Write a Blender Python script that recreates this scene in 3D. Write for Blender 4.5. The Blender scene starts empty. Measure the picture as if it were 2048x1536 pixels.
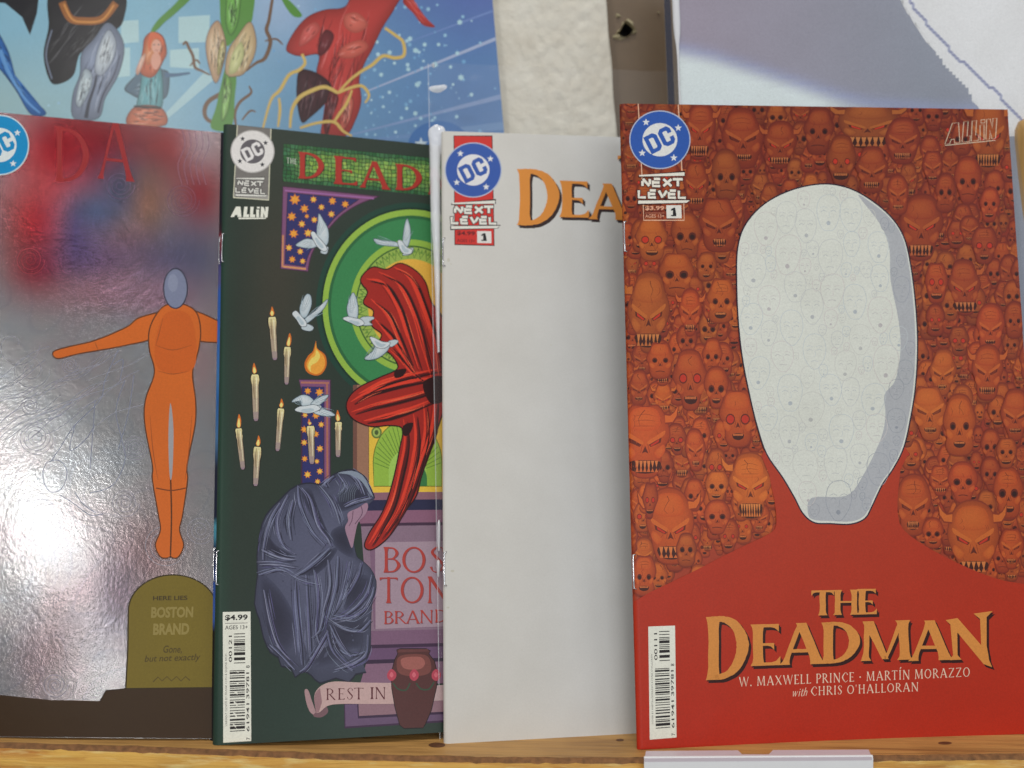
import bpy, bmesh, math, random
import numpy as np
from mathutils import Vector, Matrix
from mathutils import noise as mnoise

random.seed(7)
SC = bpy.context.scene
COL = SC.collection

# ------------------------------------------------------------------ camera
F_PX, CX, CY = 2000.0, 1024.0, 768.0
CAM_H, ROLL = 0.134, math.radians(0.9)
cam_d = bpy.data.cameras.new('camera')
cam = bpy.data.objects.new('camera', cam_d)
COL.objects.link(cam)
cam_d.sensor_width = 36.0
cam_d.lens = 36.0 * F_PX / 2048.0
cam_d.clip_start, cam_d.clip_end = 0.01, 50.0
cam.matrix_world = Matrix.Translation((0, 0, CAM_H)) @ Matrix.Rotation(math.radians(90), 4, 'X') @ Matrix.Rotation(ROLL, 4, 'Z')
cam_d.dof.use_dof = True
cam_d.dof.focus_distance = 0.385
cam_d.dof.aperture_fstop = 7.5
SC.camera = cam

# ------------------------------------------------------------------ light
w = bpy.data.worlds.new('World')
SC.world = w
w.use_nodes = True
wn, wl = w.node_tree.nodes, w.node_tree.links
bg = wn['Background']
tc = wn.new('ShaderNodeTexCoord')
nz = wn.new('ShaderNodeTexNoise'); nz.inputs['Scale'].default_value = 3.4; nz.inputs['Detail'].default_value = 5.0
rp = wn.new('ShaderNodeValToRGB')
rp.color_ramp.elements[0].position = 0.36; rp.color_ramp.elements[0].color = (0.10, 0.09, 0.10, 1)
rp.color_ramp.elements[1].position = 0.66; rp.color_ramp.elements[1].color = (0.95, 0.97, 1.0, 1)
wl.new(tc.outputs['Generated'], nz.inputs['Vector'])
wl.new(nz.outputs['Fac'], rp.inputs['Fac'])
# a dark patch of the room: the person holding the camera, and the shelves behind
dt = wn.new('ShaderNodeVectorMath'); dt.operation = 'DOT_PRODUCT'
dt.inputs[1].default_value = Vector((-0.26, -0.90, 0.335)).normalized()
wl.new(tc.outputs['Generated'], dt.inputs[0])
dr = wn.new('ShaderNodeValToRGB')
dr.color_ramp.elements[0].position = 0.955; dr.color_ramp.elements[0].color = (1, 1, 1, 1)
dr.color_ramp.elements[1].position = 0.995; dr.color_ramp.elements[1].color = (0.10, 0.07, 0.10, 1)
wl.new(dt.outputs['Value'], dr.inputs['Fac'])
dm = wn.new('ShaderNodeMix'); dm.data_type = 'RGBA'; dm.blend_type = 'MULTIPLY'; dm.inputs[0].default_value = 1
wl.new(rp.outputs['Color'], dm.inputs[6]); wl.new(dr.outputs['Color'], dm.inputs[7])
wl.new(dm.outputs[2], bg.inputs['Color'])
bg.inputs['Strength'].default_value = 0.50

def area(name, loc, target, size, size_y, power, col):
    d = bpy.data.lights.new(name, 'AREA')
    d.shape = 'RECTANGLE'; d.size = size; d.size_y = size_y
    d.energy = power; d.color = col
    o = bpy.data.objects.new(name, d)
    COL.objects.link(o)
    o.location = loc
    o.rotation_euler = (Vector(target) - Vector(loc)).to_track_quat('-Z', 'Y').to_euler()
    return o
area('front_fill', (0.55, -1.7, 0.55), (0.1, 0.4, 0.12), 1.2, 0.7, 11, (0.95, 0.98, 1.0))  # added soft frontal fill behind the camera, no known source
area('ceiling_lamp', (-0.25, -0.35, 2.1), (0.0, 0.42, 0.12), 1.2, 0.30, 18, (1.0, 0.97, 0.90))
area('left_lamp', (-0.71, -1.0, 0.65), (-0.1, 0.4, 0.12), 0.12, 0.11, 2.4, (1.0, 0.98, 0.94))
area('low_left_lamp', (-0.63, -1.0, 0.42), (-0.1, 0.4, 0.12), 0.07, 0.06, 0.5, (1.0, 0.98, 0.94))
area('high_left_lamp', (-0.52, -1.0, 1.50), (-0.1, 0.4, 0.12), 0.07, 0.10, 0.5, (0.96, 0.98, 1.0))
area('window_light', (1.5, -0.9, 0.9), (0.1, 0.4, 0.12), 0.7, 0.9, 3, (0.86, 0.93, 1.0))

SC.view_settings.view_transform = 'Standard'
SC.view_settings.look = 'None'
SC.view_settings.exposure = -0.12
SC.view_settings.gamma = 1.0
SC.view_settings.use_curve_mapping = False

# ------------------------------------------------------------------ helpers
def ray(px, py):
    x = (np.asarray(px, float) - CX) / F_PX
    y = -(np.asarray(py, float) - CY) / F_PX
    c, s = math.cos(ROLL), math.sin(ROLL)
    return np.stack([x * c - y * s, np.ones_like(x), x * s + y * c], -1)
EYE = np.array([0, 0, CAM_H])
def project(p):
    d = p - EYE
    x, y = d[..., 0] / d[..., 1], d[..., 2] / d[..., 1]
    c, s = math.cos(ROLL), math.sin(ROLL)
    return np.stack([CX + F_PX * (x * c + y * s), CY - F_PX * (-x * s + y * c)], -1)
def onY(px, py, Y):
    return EYE + ray(px, py) * Y
def onZ(px, py, Z=0.0):
    d = ray(px, py)
    return EYE + d * ((Z - CAM_H) / d[2])

ALB = 0.80
def S(c, k=None):
    """picked colour (0-255 sRGB) -> paint colour"""
    k = k or ALB
    out = []
    for v in c[:3]:
        v = v / 255.0
        l = v / 12.92 if v <= 0.04045 else ((v + 0.055) / 1.055) ** 2.4
        out.append(min(0.9, l / k))
    return (out[0], out[1], out[2], 1.0)

def mixc(a, b, t):
    return tuple(a[i] * (1 - t) + b[i] * t for i in range(3))
def jit(c, a):
    d = random.uniform(-a, a)
    return tuple(max(0, min(255, v + d + random.uniform(-a * .3, a * .3))) for v in c)

# ------------------------------------------------------------------ materials
def new_mat(name):
    m = bpy.data.materials.new(name)
    m.use_nodes = True
    return m, m.node_tree.nodes, m.node_tree.links, m.node_tree.nodes['Principled BSDF']

def nnoise(n, scale, detail=3.0, rough=0.5):
    t = n.new('ShaderNodeTexNoise')
    t.inputs['Scale'].default_value = scale
    t.inputs['Detail'].default_value = detail
    t.inputs['Roughness'].default_value = rough
    return t
def ramp(n, stops):
    r = n.new('ShaderNodeValToRGB')
    e = r.color_ramp.elements
    while len(e) < len(stops): e.new(0.5)
    for i, (p, c) in enumerate(stops):
        e[i].position = p; e[i].color = (*c[:3], 1)
    return r
def bump(n, l, bsdf, src, strength, dist):
    b = n.new('ShaderNodeBump')
    b.inputs['Strength'].default_value = strength
    b.inputs['Distance'].default_value = dist
    l.new(src, b.inputs['Height'])
    l.new(b.outputs['Normal'], bsdf.inputs['Normal'])
    return b

def print_mat(name, rough=0.36, spec=0.5, grain=0.10):
    m, n, l, b = new_mat(name)
    a = n.new('ShaderNodeVertexColor'); a.layer_name = 'Col'
    t = n.new('ShaderNodeTexCoord')
    g = nnoise(n, 1500, 2.0, 0.7); l.new(t.outputs['Object'], g.inputs['Vector'])
    g2 = nnoise(n, 38, 3.0, 0.6); l.new(t.outputs['Object'], g2.inputs['Vector'])
    r = ramp(n, [(0.25, (1 - grain,) * 3), (0.75, (1 + grain,) * 3)])
    r2 = ramp(n, [(0.25, (0.96, 0.955, 0.95)), (0.75, (1.04, 1.04, 1.045))])
    l.new(g.outputs['Fac'], r.inputs['Fac']); l.new(g2.outputs['Fac'], r2.inputs['Fac'])
    m1 = n.new('ShaderNodeMix'); m1.data_type = 'RGBA'; m1.blend_type = 'MULTIPLY'; m1.inputs[0].default_value = 1
    m2 = n.new('ShaderNodeMix'); m2.data_type = 'RGBA'; m2.blend_type = 'MULTIPLY'; m2.inputs[0].default_value = 1
    l.new(a.outputs['Color'], m1.inputs[6]); l.new(r.outputs['Color'], m1.inputs[7])
    l.new(m1.outputs[2], m2.inputs[6]); l.new(r2.outputs['Color'], m2.inputs[7])
    l.new(m2.outputs[2], b.inputs['Base Color'])
    b.inputs['Roughness'].default_value = rough
    b.inputs['Specular IOR Level'].default_value = spec
    h = nnoise(n, 60, 2.0, 0.5); l.new(t.outputs['Object'], h.inputs['Vector'])
    bump(n, l, b, h.outputs['Fac'], 0.25, 0.0006)
    return m
M_PRINT = print_mat('coated_paper_print', 0.40, 0.26)
M_POSTER = print_mat('poster_print', 0.30, 0.5, 0.06)
M_WHITE = print_mat('uncoated_cover', 0.55, 0.35, 0.03)

def plain(name, col, rough=0.5, metal=0.0, spec=0.5, noise_amt=0.06, nscale=200):
    m, n, l, b = new_mat(name)
    t = n.new('ShaderNodeTexCoord')
    g = nnoise(n, nscale, 4.0, 0.6); l.new(t.outputs['Object'], g.inputs['Vector'])
    r = ramp(n, [(0.25, [v * (1 - noise_amt) for v in col[:3]]), (0.75, [min(1, v * (1 + noise_amt)) for v in col[:3]])])
    l.new(g.outputs['Fac'], r.inputs['Fac']); l.new(r.outputs['Color'], b.inputs['Base Color'])
    b.inputs['Roughness'].default_value = rough; b.inputs['Metallic'].default_value = metal
    b.inputs['Specular IOR Level'].default_value = spec
    return m
M_PAGES = plain('page_paper', S((205, 200, 190)), 0.8)
M_BACK = plain('back_cover_stock', (0.05, 0.05, 0.06), 0.5)
M_STAPLE = plain('staple_wire', (0.82, 0.82, 0.84), 0.22, 1.0)

def foil_mat():
    m, n, l, b = new_mat('embossed_foil')
    a = n.new('ShaderNodeVertexColor'); a.layer_name = 'Col'
    t = n.new('ShaderNodeTexCoord')
    # drifting contour lines of the drawing under the foil
    wv = nnoise(n, 16, 1.0, 0.4); l.new(t.outputs['Object'], wv.inputs['Vector'])
    mu = n.new('ShaderNodeMath'); mu.operation = 'MULTIPLY'; mu.inputs[1].default_value = 26; l.new(wv.outputs['Fac'], mu.inputs[0])
    fr = n.new('ShaderNodeMath'); fr.operation = 'FRACT'; l.new(mu.outputs[0], fr.inputs[0])
    lr = ramp(n, [(0.0, (0.86, 0.87, 0.91)), (0.07, (0.92, 0.93, 0.95)), (0.16, (1, 1, 1)), (1.0, (1, 0.99, 0.98))])
    l.new(fr.outputs[0], lr.inputs['Fac'])
    hue = nnoise(n, 45, 3.0, 0.6); l.new(t.outputs['Object'], hue.inputs['Vector'])
    hr = ramp(n, [(0.3, (0.92, 0.99, 1.01)), (0.5, (0.98, 1, 0.98)), (0.7, (1.03, 0.96, 0.96))])
    l.new(hue.outputs['Fac'], hr.inputs['Fac'])
    m1 = n.new('ShaderNodeMix'); m1.data_type = 'RGBA'; m1.blend_type = 'MULTIPLY'; m1.inputs[0].default_value = 1
    m2 = n.new('ShaderNodeMix'); m2.data_type = 'RGBA'; m2.blend_type = 'MULTIPLY'; m2.inputs[0].default_value = 1
    l.new(a.outputs['Color'], m1.inputs[6]); l.new(lr.outputs['Color'], m1.inputs[7])
    l.new(m1.outputs[2], m2.inputs[6]); l.new(hr.outputs['Color'], m2.inputs[7])
    l.new(m2.outputs[2], b.inputs['Base Color'])
    b.inputs['Metallic'].default_value = 0.74
    b.inputs['Roughness'].default_value = 0.25
    h = nnoise(n, 620, 3.0, 0.6); l.new(t.outputs['Object'], h.inputs['Vector'])
    h2 = nnoise(n, 34, 2.0, 0.5); l.new(t.outputs['Object'], h2.inputs['Vector'])
    ad = n.new('ShaderNodeMath'); ad.operation = 'MULTIPLY_ADD'; ad.inputs[1].default_value = 4.0
    l.new(h2.outputs['Fac'], ad.inputs[0]); l.new(h.outputs['Fac'], ad.inputs[2])
    bump(n, l, b, ad.outputs[0], 0.13, 0.0006)
    return m
M_FOIL = foil_mat()

def film_mat(name, milk, rough=0.08):
    m, n, l, b = new_mat(name)
    b.inputs['Base Color'].default_value = (0.92, 0.95, 0.98, 1)
    b.inputs['Roughness'].default_value = rough
    b.inputs['Specular IOR Level'].default_value = 0.6
    t = n.new('ShaderNodeTexCoord')
    h = nnoise(n, 30, 3.0, 0.5); l.new(t.outputs['Object'], h.inputs['Vector'])
    bump(n, l, b, h.outputs['Fac'], 0.3, 0.001)
    tr = n.new('ShaderNodeBsdfTransparent')
    mx = n.new('ShaderNodeMixShader')
    lw = n.new('ShaderNodeLayerWeight'); lw.inputs['Blend'].default_value = 0.12
    ad = n.new('ShaderNodeMath'); ad.operation = 'MULTIPLY_ADD'; ad.use_clamp = True
    ad.inputs[1].default_value = 0.6; ad.inputs[2].default_value = milk
    l.new(lw.outputs['Fresnel'], ad.inputs[0])
    l.new(ad.outputs[0], mx.inputs[0]); l.new(tr.outputs[0], mx.inputs[1]); l.new(b.outputs[0], mx.inputs[2])
    l.new(mx.outputs[0], n['Material Output'].inputs['Surface'])
    return m
M_FILM = film_mat('clear_film', 0.035)
M_SEAM = film_mat('film_seam', 0.30)
M_GLARE = film_mat('film_glare_white', 0.82, 0.06)  # milky white stands in for lamp glare on the clear film
M_GLARE.node_tree.nodes['Principled BSDF'].inputs['Base Color'].default_value = (0.96, 0.97, 1.0, 1)

M_MARGIN_REFLECTION = film_mat('margin_reflection_blue', 0.55, 0.15)
M_MARGIN_REFLECTION.node_tree.nodes['Principled BSDF'].inputs['Base Color'].default_value = (0.045, 0.055, 0.09, 1)  # dark blue painted for the reflection in the clear sleeve margin
def wood_mat(name, light, dark, sx=3.0, sy=70.0, fleck=0.0):
    m, n, l, b = new_mat(name)
    t = n.new('ShaderNodeTexCoord')
    mp = n.new('ShaderNodeMapping'); mp.inputs['Scale'].default_value = (sx, sy, sy)
    l.new(t.outputs['Object'], mp.inputs['Vector'])
    g = nnoise(n, 3.0, 6.0, 0.65); l.new(mp.outputs[0], g.inputs['Vector']); g.inputs['Distortion'].default_value = 0.6
    k = nnoise(n, 14.0, 3.0, 0.5); l.new(t.outputs['Object'], k.inputs['Vector'])
    r = ramp(n, [(0.25, dark), (0.5, mixc(dark, light, .7)), (0.75, light)])
    l.new(g.outputs['Fac'], r.inputs['Fac'])
    kr = ramp(n, [(0.30, (0.66, 0.6, 0.55)), (0.45, (1, 1, 1)), (1, (1.05, 1.05, 1.05))])
    l.new(k.outputs['Fac'], kr.inputs['Fac'])
    mm = n.new('ShaderNodeMix'); mm.data_type = 'RGBA'; mm.blend_type = 'MULTIPLY'; mm.inputs[0].default_value = 1
    l.new(r.outputs['Color'], mm.inputs[6]); l.new(kr.outputs['Color'], mm.inputs[7])
    out = mm.outputs[2]
    if fleck:      # pale torn fibres left by the saw, slanting across the grain
        fm = n.new('ShaderNodeMapping'); fm.inputs['Rotation'].default_value = (0, math.radians(38), 0); fm.inputs['Scale'].default_value = (60, 300, 420)
        l.new(t.outputs['Object'], fm.inputs['Vector'])
        fn = nnoise(n, 1.0, 4.0, 0.6); l.new(fm.outputs[0], fn.inputs['Vector'])
        fr = ramp(n, [(0.52, (0, 0, 0)), (0.68, (1, 1, 1))]); l.new(fn.outputs['Fac'], fr.inputs['Fac'])
        mf = n.new('ShaderNodeMix'); mf.data_type = 'RGBA'; mf.inputs[7].default_value = S((236, 196, 128))
        sc = n.new('ShaderNodeMath'); sc.operation = 'MULTIPLY'; sc.inputs[1].default_value = fleck; l.new(fr.outputs['Color'], sc.inputs[0])
        l.new(sc.outputs[0], mf.inputs[0]); l.new(out, mf.inputs[6]); out = mf.outputs[2]
    l.new(out, b.inputs['Base Color'])
    b.inputs['Roughness'].default_value = 0.5
    bump(n, l, b, g.outputs['Fac'], 0.6, 0.0012)
    return m
M_LEDGE = wood_mat('ledge_top_wood', S((196, 150, 86)), S((120, 82, 44)), 5.0, 90.0)
M_FRONT = wood_mat('ledge_front_wood', S((236, 176, 84)), S((168, 100, 36)), 6.0, 110.0, 0.75)
M_POST = wood_mat('post_wood', S((190, 150, 90)), S((120, 85, 40)), 60.0, 2.0)
M_BROWN = plain('brown_wall_paint', S((112, 94, 74)), 0.45, nscale=120)
M_HOLE = plain('raw_hole', (0.012, 0.01, 0.008), 0.9)
M_CHIP = plain('chipped_plaster', S((165, 155, 125)), 0.9)
M_CARD = plain('white_card', S((236, 236, 232)), 0.4, noise_amt=0.02)
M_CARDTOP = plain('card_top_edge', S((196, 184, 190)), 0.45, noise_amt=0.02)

def plaster_mat():
    m, n, l, b = new_mat('white_plaster')
    t = n.new('ShaderNodeTexCoord')
    g = nnoise(n, 55, 5.0, 0.6); l.new(t.outputs['Object'], g.inputs['Vector'])
    r = ramp(n, [(0.3, S((204, 197, 182))), (0.7, S((218, 214, 202)))])
    l.new(g.outputs['Fac'], r.inputs['Fac']); l.new(r.outputs['Color'], b.inputs['Base Color'])
    b.inputs['Roughness'].default_value = 0.6
    f = nnoise(n, 260, 5.0, 0.6); l.new(t.outputs['Object'], f.inputs['Vector'])
    bump(n, l, b, f.outputs['Fac'], 0.5, 0.0012)
    return m
M_PLASTER = plaster_mat()

# ------------------------------------------------------------------ objects
def thing(name, loc, label, cat, group=None):
    o = bpy.data.objects.new(name, None)
    COL.objects.link(o)
    o.empty_display_size = 0.02
    o.location = tuple(float(v) for v in loc)
    o['label'] = label; o['category'] = cat
    if group: o['group'] = group
    return o
def origin(o):
    v = Vector((0, 0, 0))
    while o is not None:
        v += o.location; o = o.parent
    return np.array(v)
def mk(name, verts, faces, mat, parent=None, smooth=False, colors=None):
    verts = np.asarray(verts, float)
    if parent is not None: verts = verts - origin(parent)
    me = bpy.data.meshes.new(name)
    me.from_pydata(verts.tolist(), [], faces)
    me.materials.append(mat)
    if smooth: me.polygons.foreach_set('use_smooth', [True] * len(me.polygons))
    if colors is not None:
        a = me.color_attributes.new('Col', 'FLOAT_COLOR', 'POINT')
        a.data.foreach_set('color', np.asarray(colors, np.float32).ravel())
    me.update()
    o = bpy.data.objects.new(name, me)
    COL.objects.link(o)
    if parent is not None: o.parent = parent
    return o
def from_bm(name, bm, mat, parent=None, smooth=False):
    off = origin(parent) if parent is not None else np.zeros(3)
    for v in bm.verts: v.co -= Vector(off)
    me = bpy.data.meshes.new(name)
    bm.to_mesh(me); bm.free()
    me.materials.append(mat)
    if smooth: me.polygons.foreach_set('use_smooth', [True] * len(me.polygons))
    o = bpy.data.objects.new(name, me)
    COL.objects.link(o)
    if parent is not None: o.parent = parent
    return o
def tag(o, label, cat):
    o['label'] = label; o['category'] = cat

# ------------------------------------------------------------------ paper patches
class Patch:
    """a sheet of paper: four corners, a bow between them and a rounded spine on the left"""
    def __init__(s, BL, BR, TL, TR, bow=(0, 0), spine=0.0, thick=0.0013):
        s.c = [np.asarray(v, float) for v in (BL, BR, TL, TR)]
        du = s.c[1] - s.c[0] + s.c[3] - s.c[2]
        dv = s.c[2] - s.c[0] + s.c[3] - s.c[1]
        n = np.cross(du, dv); n /= np.linalg.norm(n)
        s.n = n if n[1] < 0 else -n
        s.bow = bow; s.spine = spine; s.thick = thick
    def at(s, u, v, off=0.0):
        u = np.asarray(u, float); v = np.asarray(v, float)
        U, V = u[..., None], v[..., None]
        p = s.c[0] * (1 - U) * (1 - V) + s.c[1] * U * (1 - V) + s.c[2] * (1 - U) * V + s.c[3] * U * V
        d = (s.bow[0] * (1 - v) + s.bow[1] * v) * 4 * u * (1 - u)
        if s.spine:
            k = np.clip((s.spine - u) / s.spine, 0, 1)
            d = d - s.thick * (1 - np.sqrt(np.maximum(0, 1 - k ** 2)))
        return p + s.n * (d + off)[..., None]
    def inv(s, pts):
        pts = np.asarray(pts, float).reshape(-1, 2)
        u = np.full(len(pts), .5); v = np.full(len(pts), .5)
        sp, s.spine = s.spine, 0
        for _ in range(8):
            p0 = project(s.at(u, v)); e = 1e-4
            pu = (project(s.at(u + e, v)) - p0) / e
            pv = (project(s.at(u, v + e)) - p0) / e
            r = pts - p0
            det = pu[:, 0] * pv[:, 1] - pu[:, 1] * pv[:, 0]
            u = u + (r[:, 0] * pv[:, 1] - r[:, 1] * pv[:, 0]) / det
            v = v + (pu[:, 0] * r[:, 1] - pu[:, 1] * r[:, 0]) / det
        s.spine = sp
        return np.stack([u, v], -1)

def solve_patch(BL, BR, TL, TR, bow=(0, 0), spine=0.02, H=0.258, **k):
    b = {}
    out = []
    for top, bot in ((TL, BL), (TR, BR)):
        B = onZ(*bot)
        d = ray(*top); d = d / np.linalg.norm(d)
        v = EYE - B
        bb = 2 * d @ v; cc = v @ v - H * H
        disc = max(0, bb * bb - 4 * cc)
        out.append((B, EYE + d * (-bb + math.sqrt(disc)) / 2))
    return Patch(out[0][0], out[1][0], out[0][1], out[1][1], bow, spine, **k)

NU, NV = 44, 64
def grid_cover(name, patch, mat, colfn, parent, nu=NU, nv=NV):
    us = np.linspace(0, 1, nu + 1)
    if patch.spine:
        us = np.unique(np.concatenate([us, np.linspace(0, patch.spine, 7)]))
    vs = np.linspace(0, 1, nv + 1)
    U, V = np.meshgrid(us, vs)
    P = patch.at(U.ravel(), V.ravel())
    n1 = len(us)
    faces = [(j * n1 + i, j * n1 + i + 1, (j + 1) * n1 + i + 1, (j + 1) * n1 + i) for j in range(nv) for i in range(n1 - 1)]
    px = project(P)
    cols = colfn(U.ravel(), V.ravel(), px)
    o = mk(name, P, faces, mat, parent, True, cols)
    return o

def slab(name, patch, u0, u1, v0, v1, o0, o1, mat, parent, n=24):
    """closed block between two offsets behind the cover"""
    us = np.linspace(u0, u1, n + 1); vs = np.linspace(v0, v1, n + 1)
    U, V = np.meshgrid(us, vs)
    A = patch.at(U.ravel(), V.ravel(), o0); B = patch.at(U.ravel(), V.ravel(), o1)
    m = n + 1; N = m * m
    f = []
    for j in range(n):
        for i in range(n):
            a = j * m + i
            f.append((a, a + 1, a + m + 1, a + m)); f.append((N + a, N + a + m, N + a + m + 1, N + a + 1))
    for i in range(n):
        f.append((i, N + i, N + i + 1, i + 1)); t = n * m
        f.append((t + i, t + i + 1, N + t + i + 1, N + t + i))
        a, b = i * m, (i + 1) * m
        f.append((a, b, N + b, N + a)); a += n; b += n
        f.append((a, N + a, N + b, b))
    return mk(name, np.vstack([A, B]), f, mat, parent)

# ------------------------------------------------------------------ print layers
STEP = 4.0e-6
def catmull(pts, n=6, closed=True):
    P = [np.asarray(p, float) for p in pts]; out = []
    N = len(P)
    for i in range(N if closed else N - 1):
        if closed: a, b, c, d = P[i - 1], P[i], P[(i + 1) % N], P[(i + 2) % N]
        else: a, b, c, d = P[max(i - 1, 0)], P[i], P[i + 1], P[min(i + 2, N - 1)]
        for k in range(n):
            t = k / n
            out.append(.5 * (2 * b + (c - a) * t + (2 * a - 5 * b + 4 * c - d) * t * t + (3 * b - a - 3 * c + d) * t ** 3))
    if not closed: out.append(P[-1])
    return np.array(out)
def ellipse(cx, cy, rx, ry, n=40, rot=0, a0=0, a1=2 * math.pi):
    t = np.linspace(a0, a1, n, endpoint=(a1 - a0) < 6.28)
    x, y = rx * np.cos(t), ry * np.sin(t)
    c, s = math.cos(rot), math.sin(rot)
    return np.stack([cx + x * c - y * s, cy + x * s + y * c], -1)
def in_poly(x, y, P):
    r = False; n = len(P)
    for i in range(n):
        (x0, y0), (x1, y1) = P[i], P[i - 1]
        if (y0 > y) != (y1 > y) and x < (x1 - x0) * (y - y0) / (y1 - y0) + x0: r = not r
    return r
def star(cx, cy, r, n=5, ri=0.42, rot=-math.pi / 2, sx=1.0):
    return [(cx + sx * (r if i % 2 == 0 else r * ri) * math.cos(rot + i * math.pi / n),
             cy + (r if i % 2 == 0 else r * ri) * math.sin(rot + i * math.pi / n)) for i in range(2 * n)]

class Art:
    """printed shapes in photo coordinates; lv is the printing order"""
    def __init__(s, patch):
        s.p = patch; s.items = []; s.lv = 1
    def up(s, n=1): s.lv += n
    def add(s, pts, faces, col, lv=None):
        s.items.append([np.asarray(pts, float).reshape(-1, 2), faces, col, s.lv if lv is None else lv])
    def poly(s, pts, col, lv=None, k=None):
        s.add(pts, [list(range(len(pts)))], S(col, k), lv)
    def mesh(s, pts, faces, col, lv=None):
        s.add(pts, faces, S(col), lv)
    def blob(s, pts, col, n=6, lv=None):
        s.poly(catmull(pts, n), col, lv)
    def soft(s, pts, edge, core, shift=(0, 0), k=.55, n=5, lv=None):
        """a shape whose ink runs from the edge colour to a lighter core"""
        P = catmull(pts, n) if n else np.asarray(pts, float)
        c0 = P.mean(0); ext = np.ptp(P, axis=0) / 2
        c = c0 + np.asarray(shift) * ext
        m = len(P)
        V = np.vstack([P, c + (P - c) * (.5 + k / 2), c + (P - c) * k * .6, c[None]])
        cols = [S(edge)] * m + [S(mixc(edge, core, .55))] * m + [S(mixc(edge, core, .92))] * m + [S(core)]
        F = []
        for r in (0, m):
            F += [[r + i, r + (i + 1) % m, r + m + (i + 1) % m, r + m + i] for i in range(m)]
        F += [[2 * m + i, 2 * m + (i + 1) % m, 3 * m] for i in range(m)]
        s.add(V, F, cols, lv)
    def line(s, pts, wd, col, smooth=0, lv=None, closed=False):
        P = np.asarray(pts, float)
        if smooth: P = catmull(P, smooth, closed)
        if closed: P = np.vstack([P, P[:1]])
        wds = np.full(len(P), float(wd)) if np.isscalar(wd) else np.interp(np.linspace(0, 1, len(P)), np.linspace(0, 1, len(wd)), wd)
        T = np.gradient(P, axis=0)
        if closed: T[0] = T[-1] = P[1] - P[-2]
        T /= np.maximum(1e-9, np.linalg.norm(T, axis=1))[:, None]
        Nn = np.stack([-T[:, 1], T[:, 0]], -1) * (wds / 2)[:, None]
        V = np.vstack([P + Nn, P - Nn]); m = len(P)
        s.mesh(V, [[i, i + 1, m + i + 1, m + i] for i in range(m - 1)], col, lv)
    def build(s, name, mat, parent):
        big, small = [], []
        for it in s.items:
            ext = np.ptp(it[0], axis=0)
            (big if ext[0] > 1.2 / NU or ext[1] > 1.2 / NV else small).append(it)
        V, Fc, C = [], [], []
        K = 400.0
        for group, isbig in ((big, True), (small, False)):
            if not group: continue
            bm = bmesh.new()
            lay = bm.verts.layers.float_color.new('Col')
            for uv, faces, col, lv in group:
                vs = [bm.verts.new((float(a) * K, float(b) * K, float(lv))) for a, b in uv]
                per = isinstance(col, list)
                for i, v in enumerate(vs): v[lay] = col[i] if per else col
                for f in faces:
                    try: bm.faces.new([vs[i] for i in f])
                    except ValueError: pass
            bmesh.ops.triangulate(bm, faces=[f for f in bm.faces if len(f.verts) > 4])
            def cut(co, no, inner=False):
                bmesh.ops.bisect_plane(bm, geom=bm.verts[:] + bm.edges[:] + bm.faces[:], dist=1e-5,
                                       plane_co=co, plane_no=no, clear_outer=inner)
            e = 0.0005
            cut((e * K, 0, 0), (-1, 0, 0), True); cut(((1 - e) * K, 0, 0), (1, 0, 0), True)
            cut((0, e * K, 0), (0, -1, 0), True); cut((0, (1 - e) * K, 0), (0, 1, 0), True)
            if isbig:
                for i in range(1, NU): cut((K * i / NU, 0, 0), (1, 0, 0))
                for j in range(1, NV): cut((0, K * j / NV, 0), (0, 1, 0))
                if s.p.spine:
                    for k in range(1, 6): cut((K * s.p.spine * k / 6, 0, 0), (1, 0, 0))
            n = Vector((0, 0, 1))
            bm.normal_update()
            bmesh.ops.reverse_faces(bm, faces=[f for f in bm.faces if f.normal.z < 0])
            bm.verts.ensure_lookup_table(); bm.verts.index_update()
            o = len(V)
            for v in bm.verts: V.append(tuple(v.co)); C.append(tuple(v[lay]))
            for f in bm.faces: Fc.append([v.index + o for v in f.verts])
            bm.free()
        V = np.array(V)
        P = s.p.at(V[:, 0] / K, V[:, 1] / K, V[:, 2] * STEP)
        return mk(name, P, Fc, mat, parent, False, C)
def pack(arts):
    """turn photo points into sheet coordinates in one go and squeeze the printing order into few thin layers"""
    pts = np.vstack([it[0] for a in arts for it in a.items])
    uv = arts[0].p.inv(pts); o = 0
    seq = []
    for ai, a in enumerate(arts):
        for it in a.items:
            n = len(it[0]); it[0] = uv[o:o + n]; o += n
            seq.append((ai, it[3], len(seq), it))
    seq.sort(key=lambda q: (q[0], q[1], q[2]))
    N = len(seq)
    box = np.zeros((N, 4)); lev = np.zeros(N); key = np.zeros(N)
    prev, kk = None, 0
    for i, (ai, l, _, it) in enumerate(seq):
        if (ai, l) != prev: kk += 1; prev = (ai, l)
        b = (*it[0].min(0), *it[0].max(0))
        box[i] = b; key[i] = kk
        m = (box[:i, 0] < b[2]) & (box[:i, 2] > b[0]) & (box[:i, 1] < b[3]) & (box[:i, 3] > b[1]) & (key[:i] < kk)
        lev[i] = 1 + (lev[:i][m].max() if m.any() else 0)
        it[3] = lev[i] + (i % 4) * .12
    return lev.max()

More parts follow.
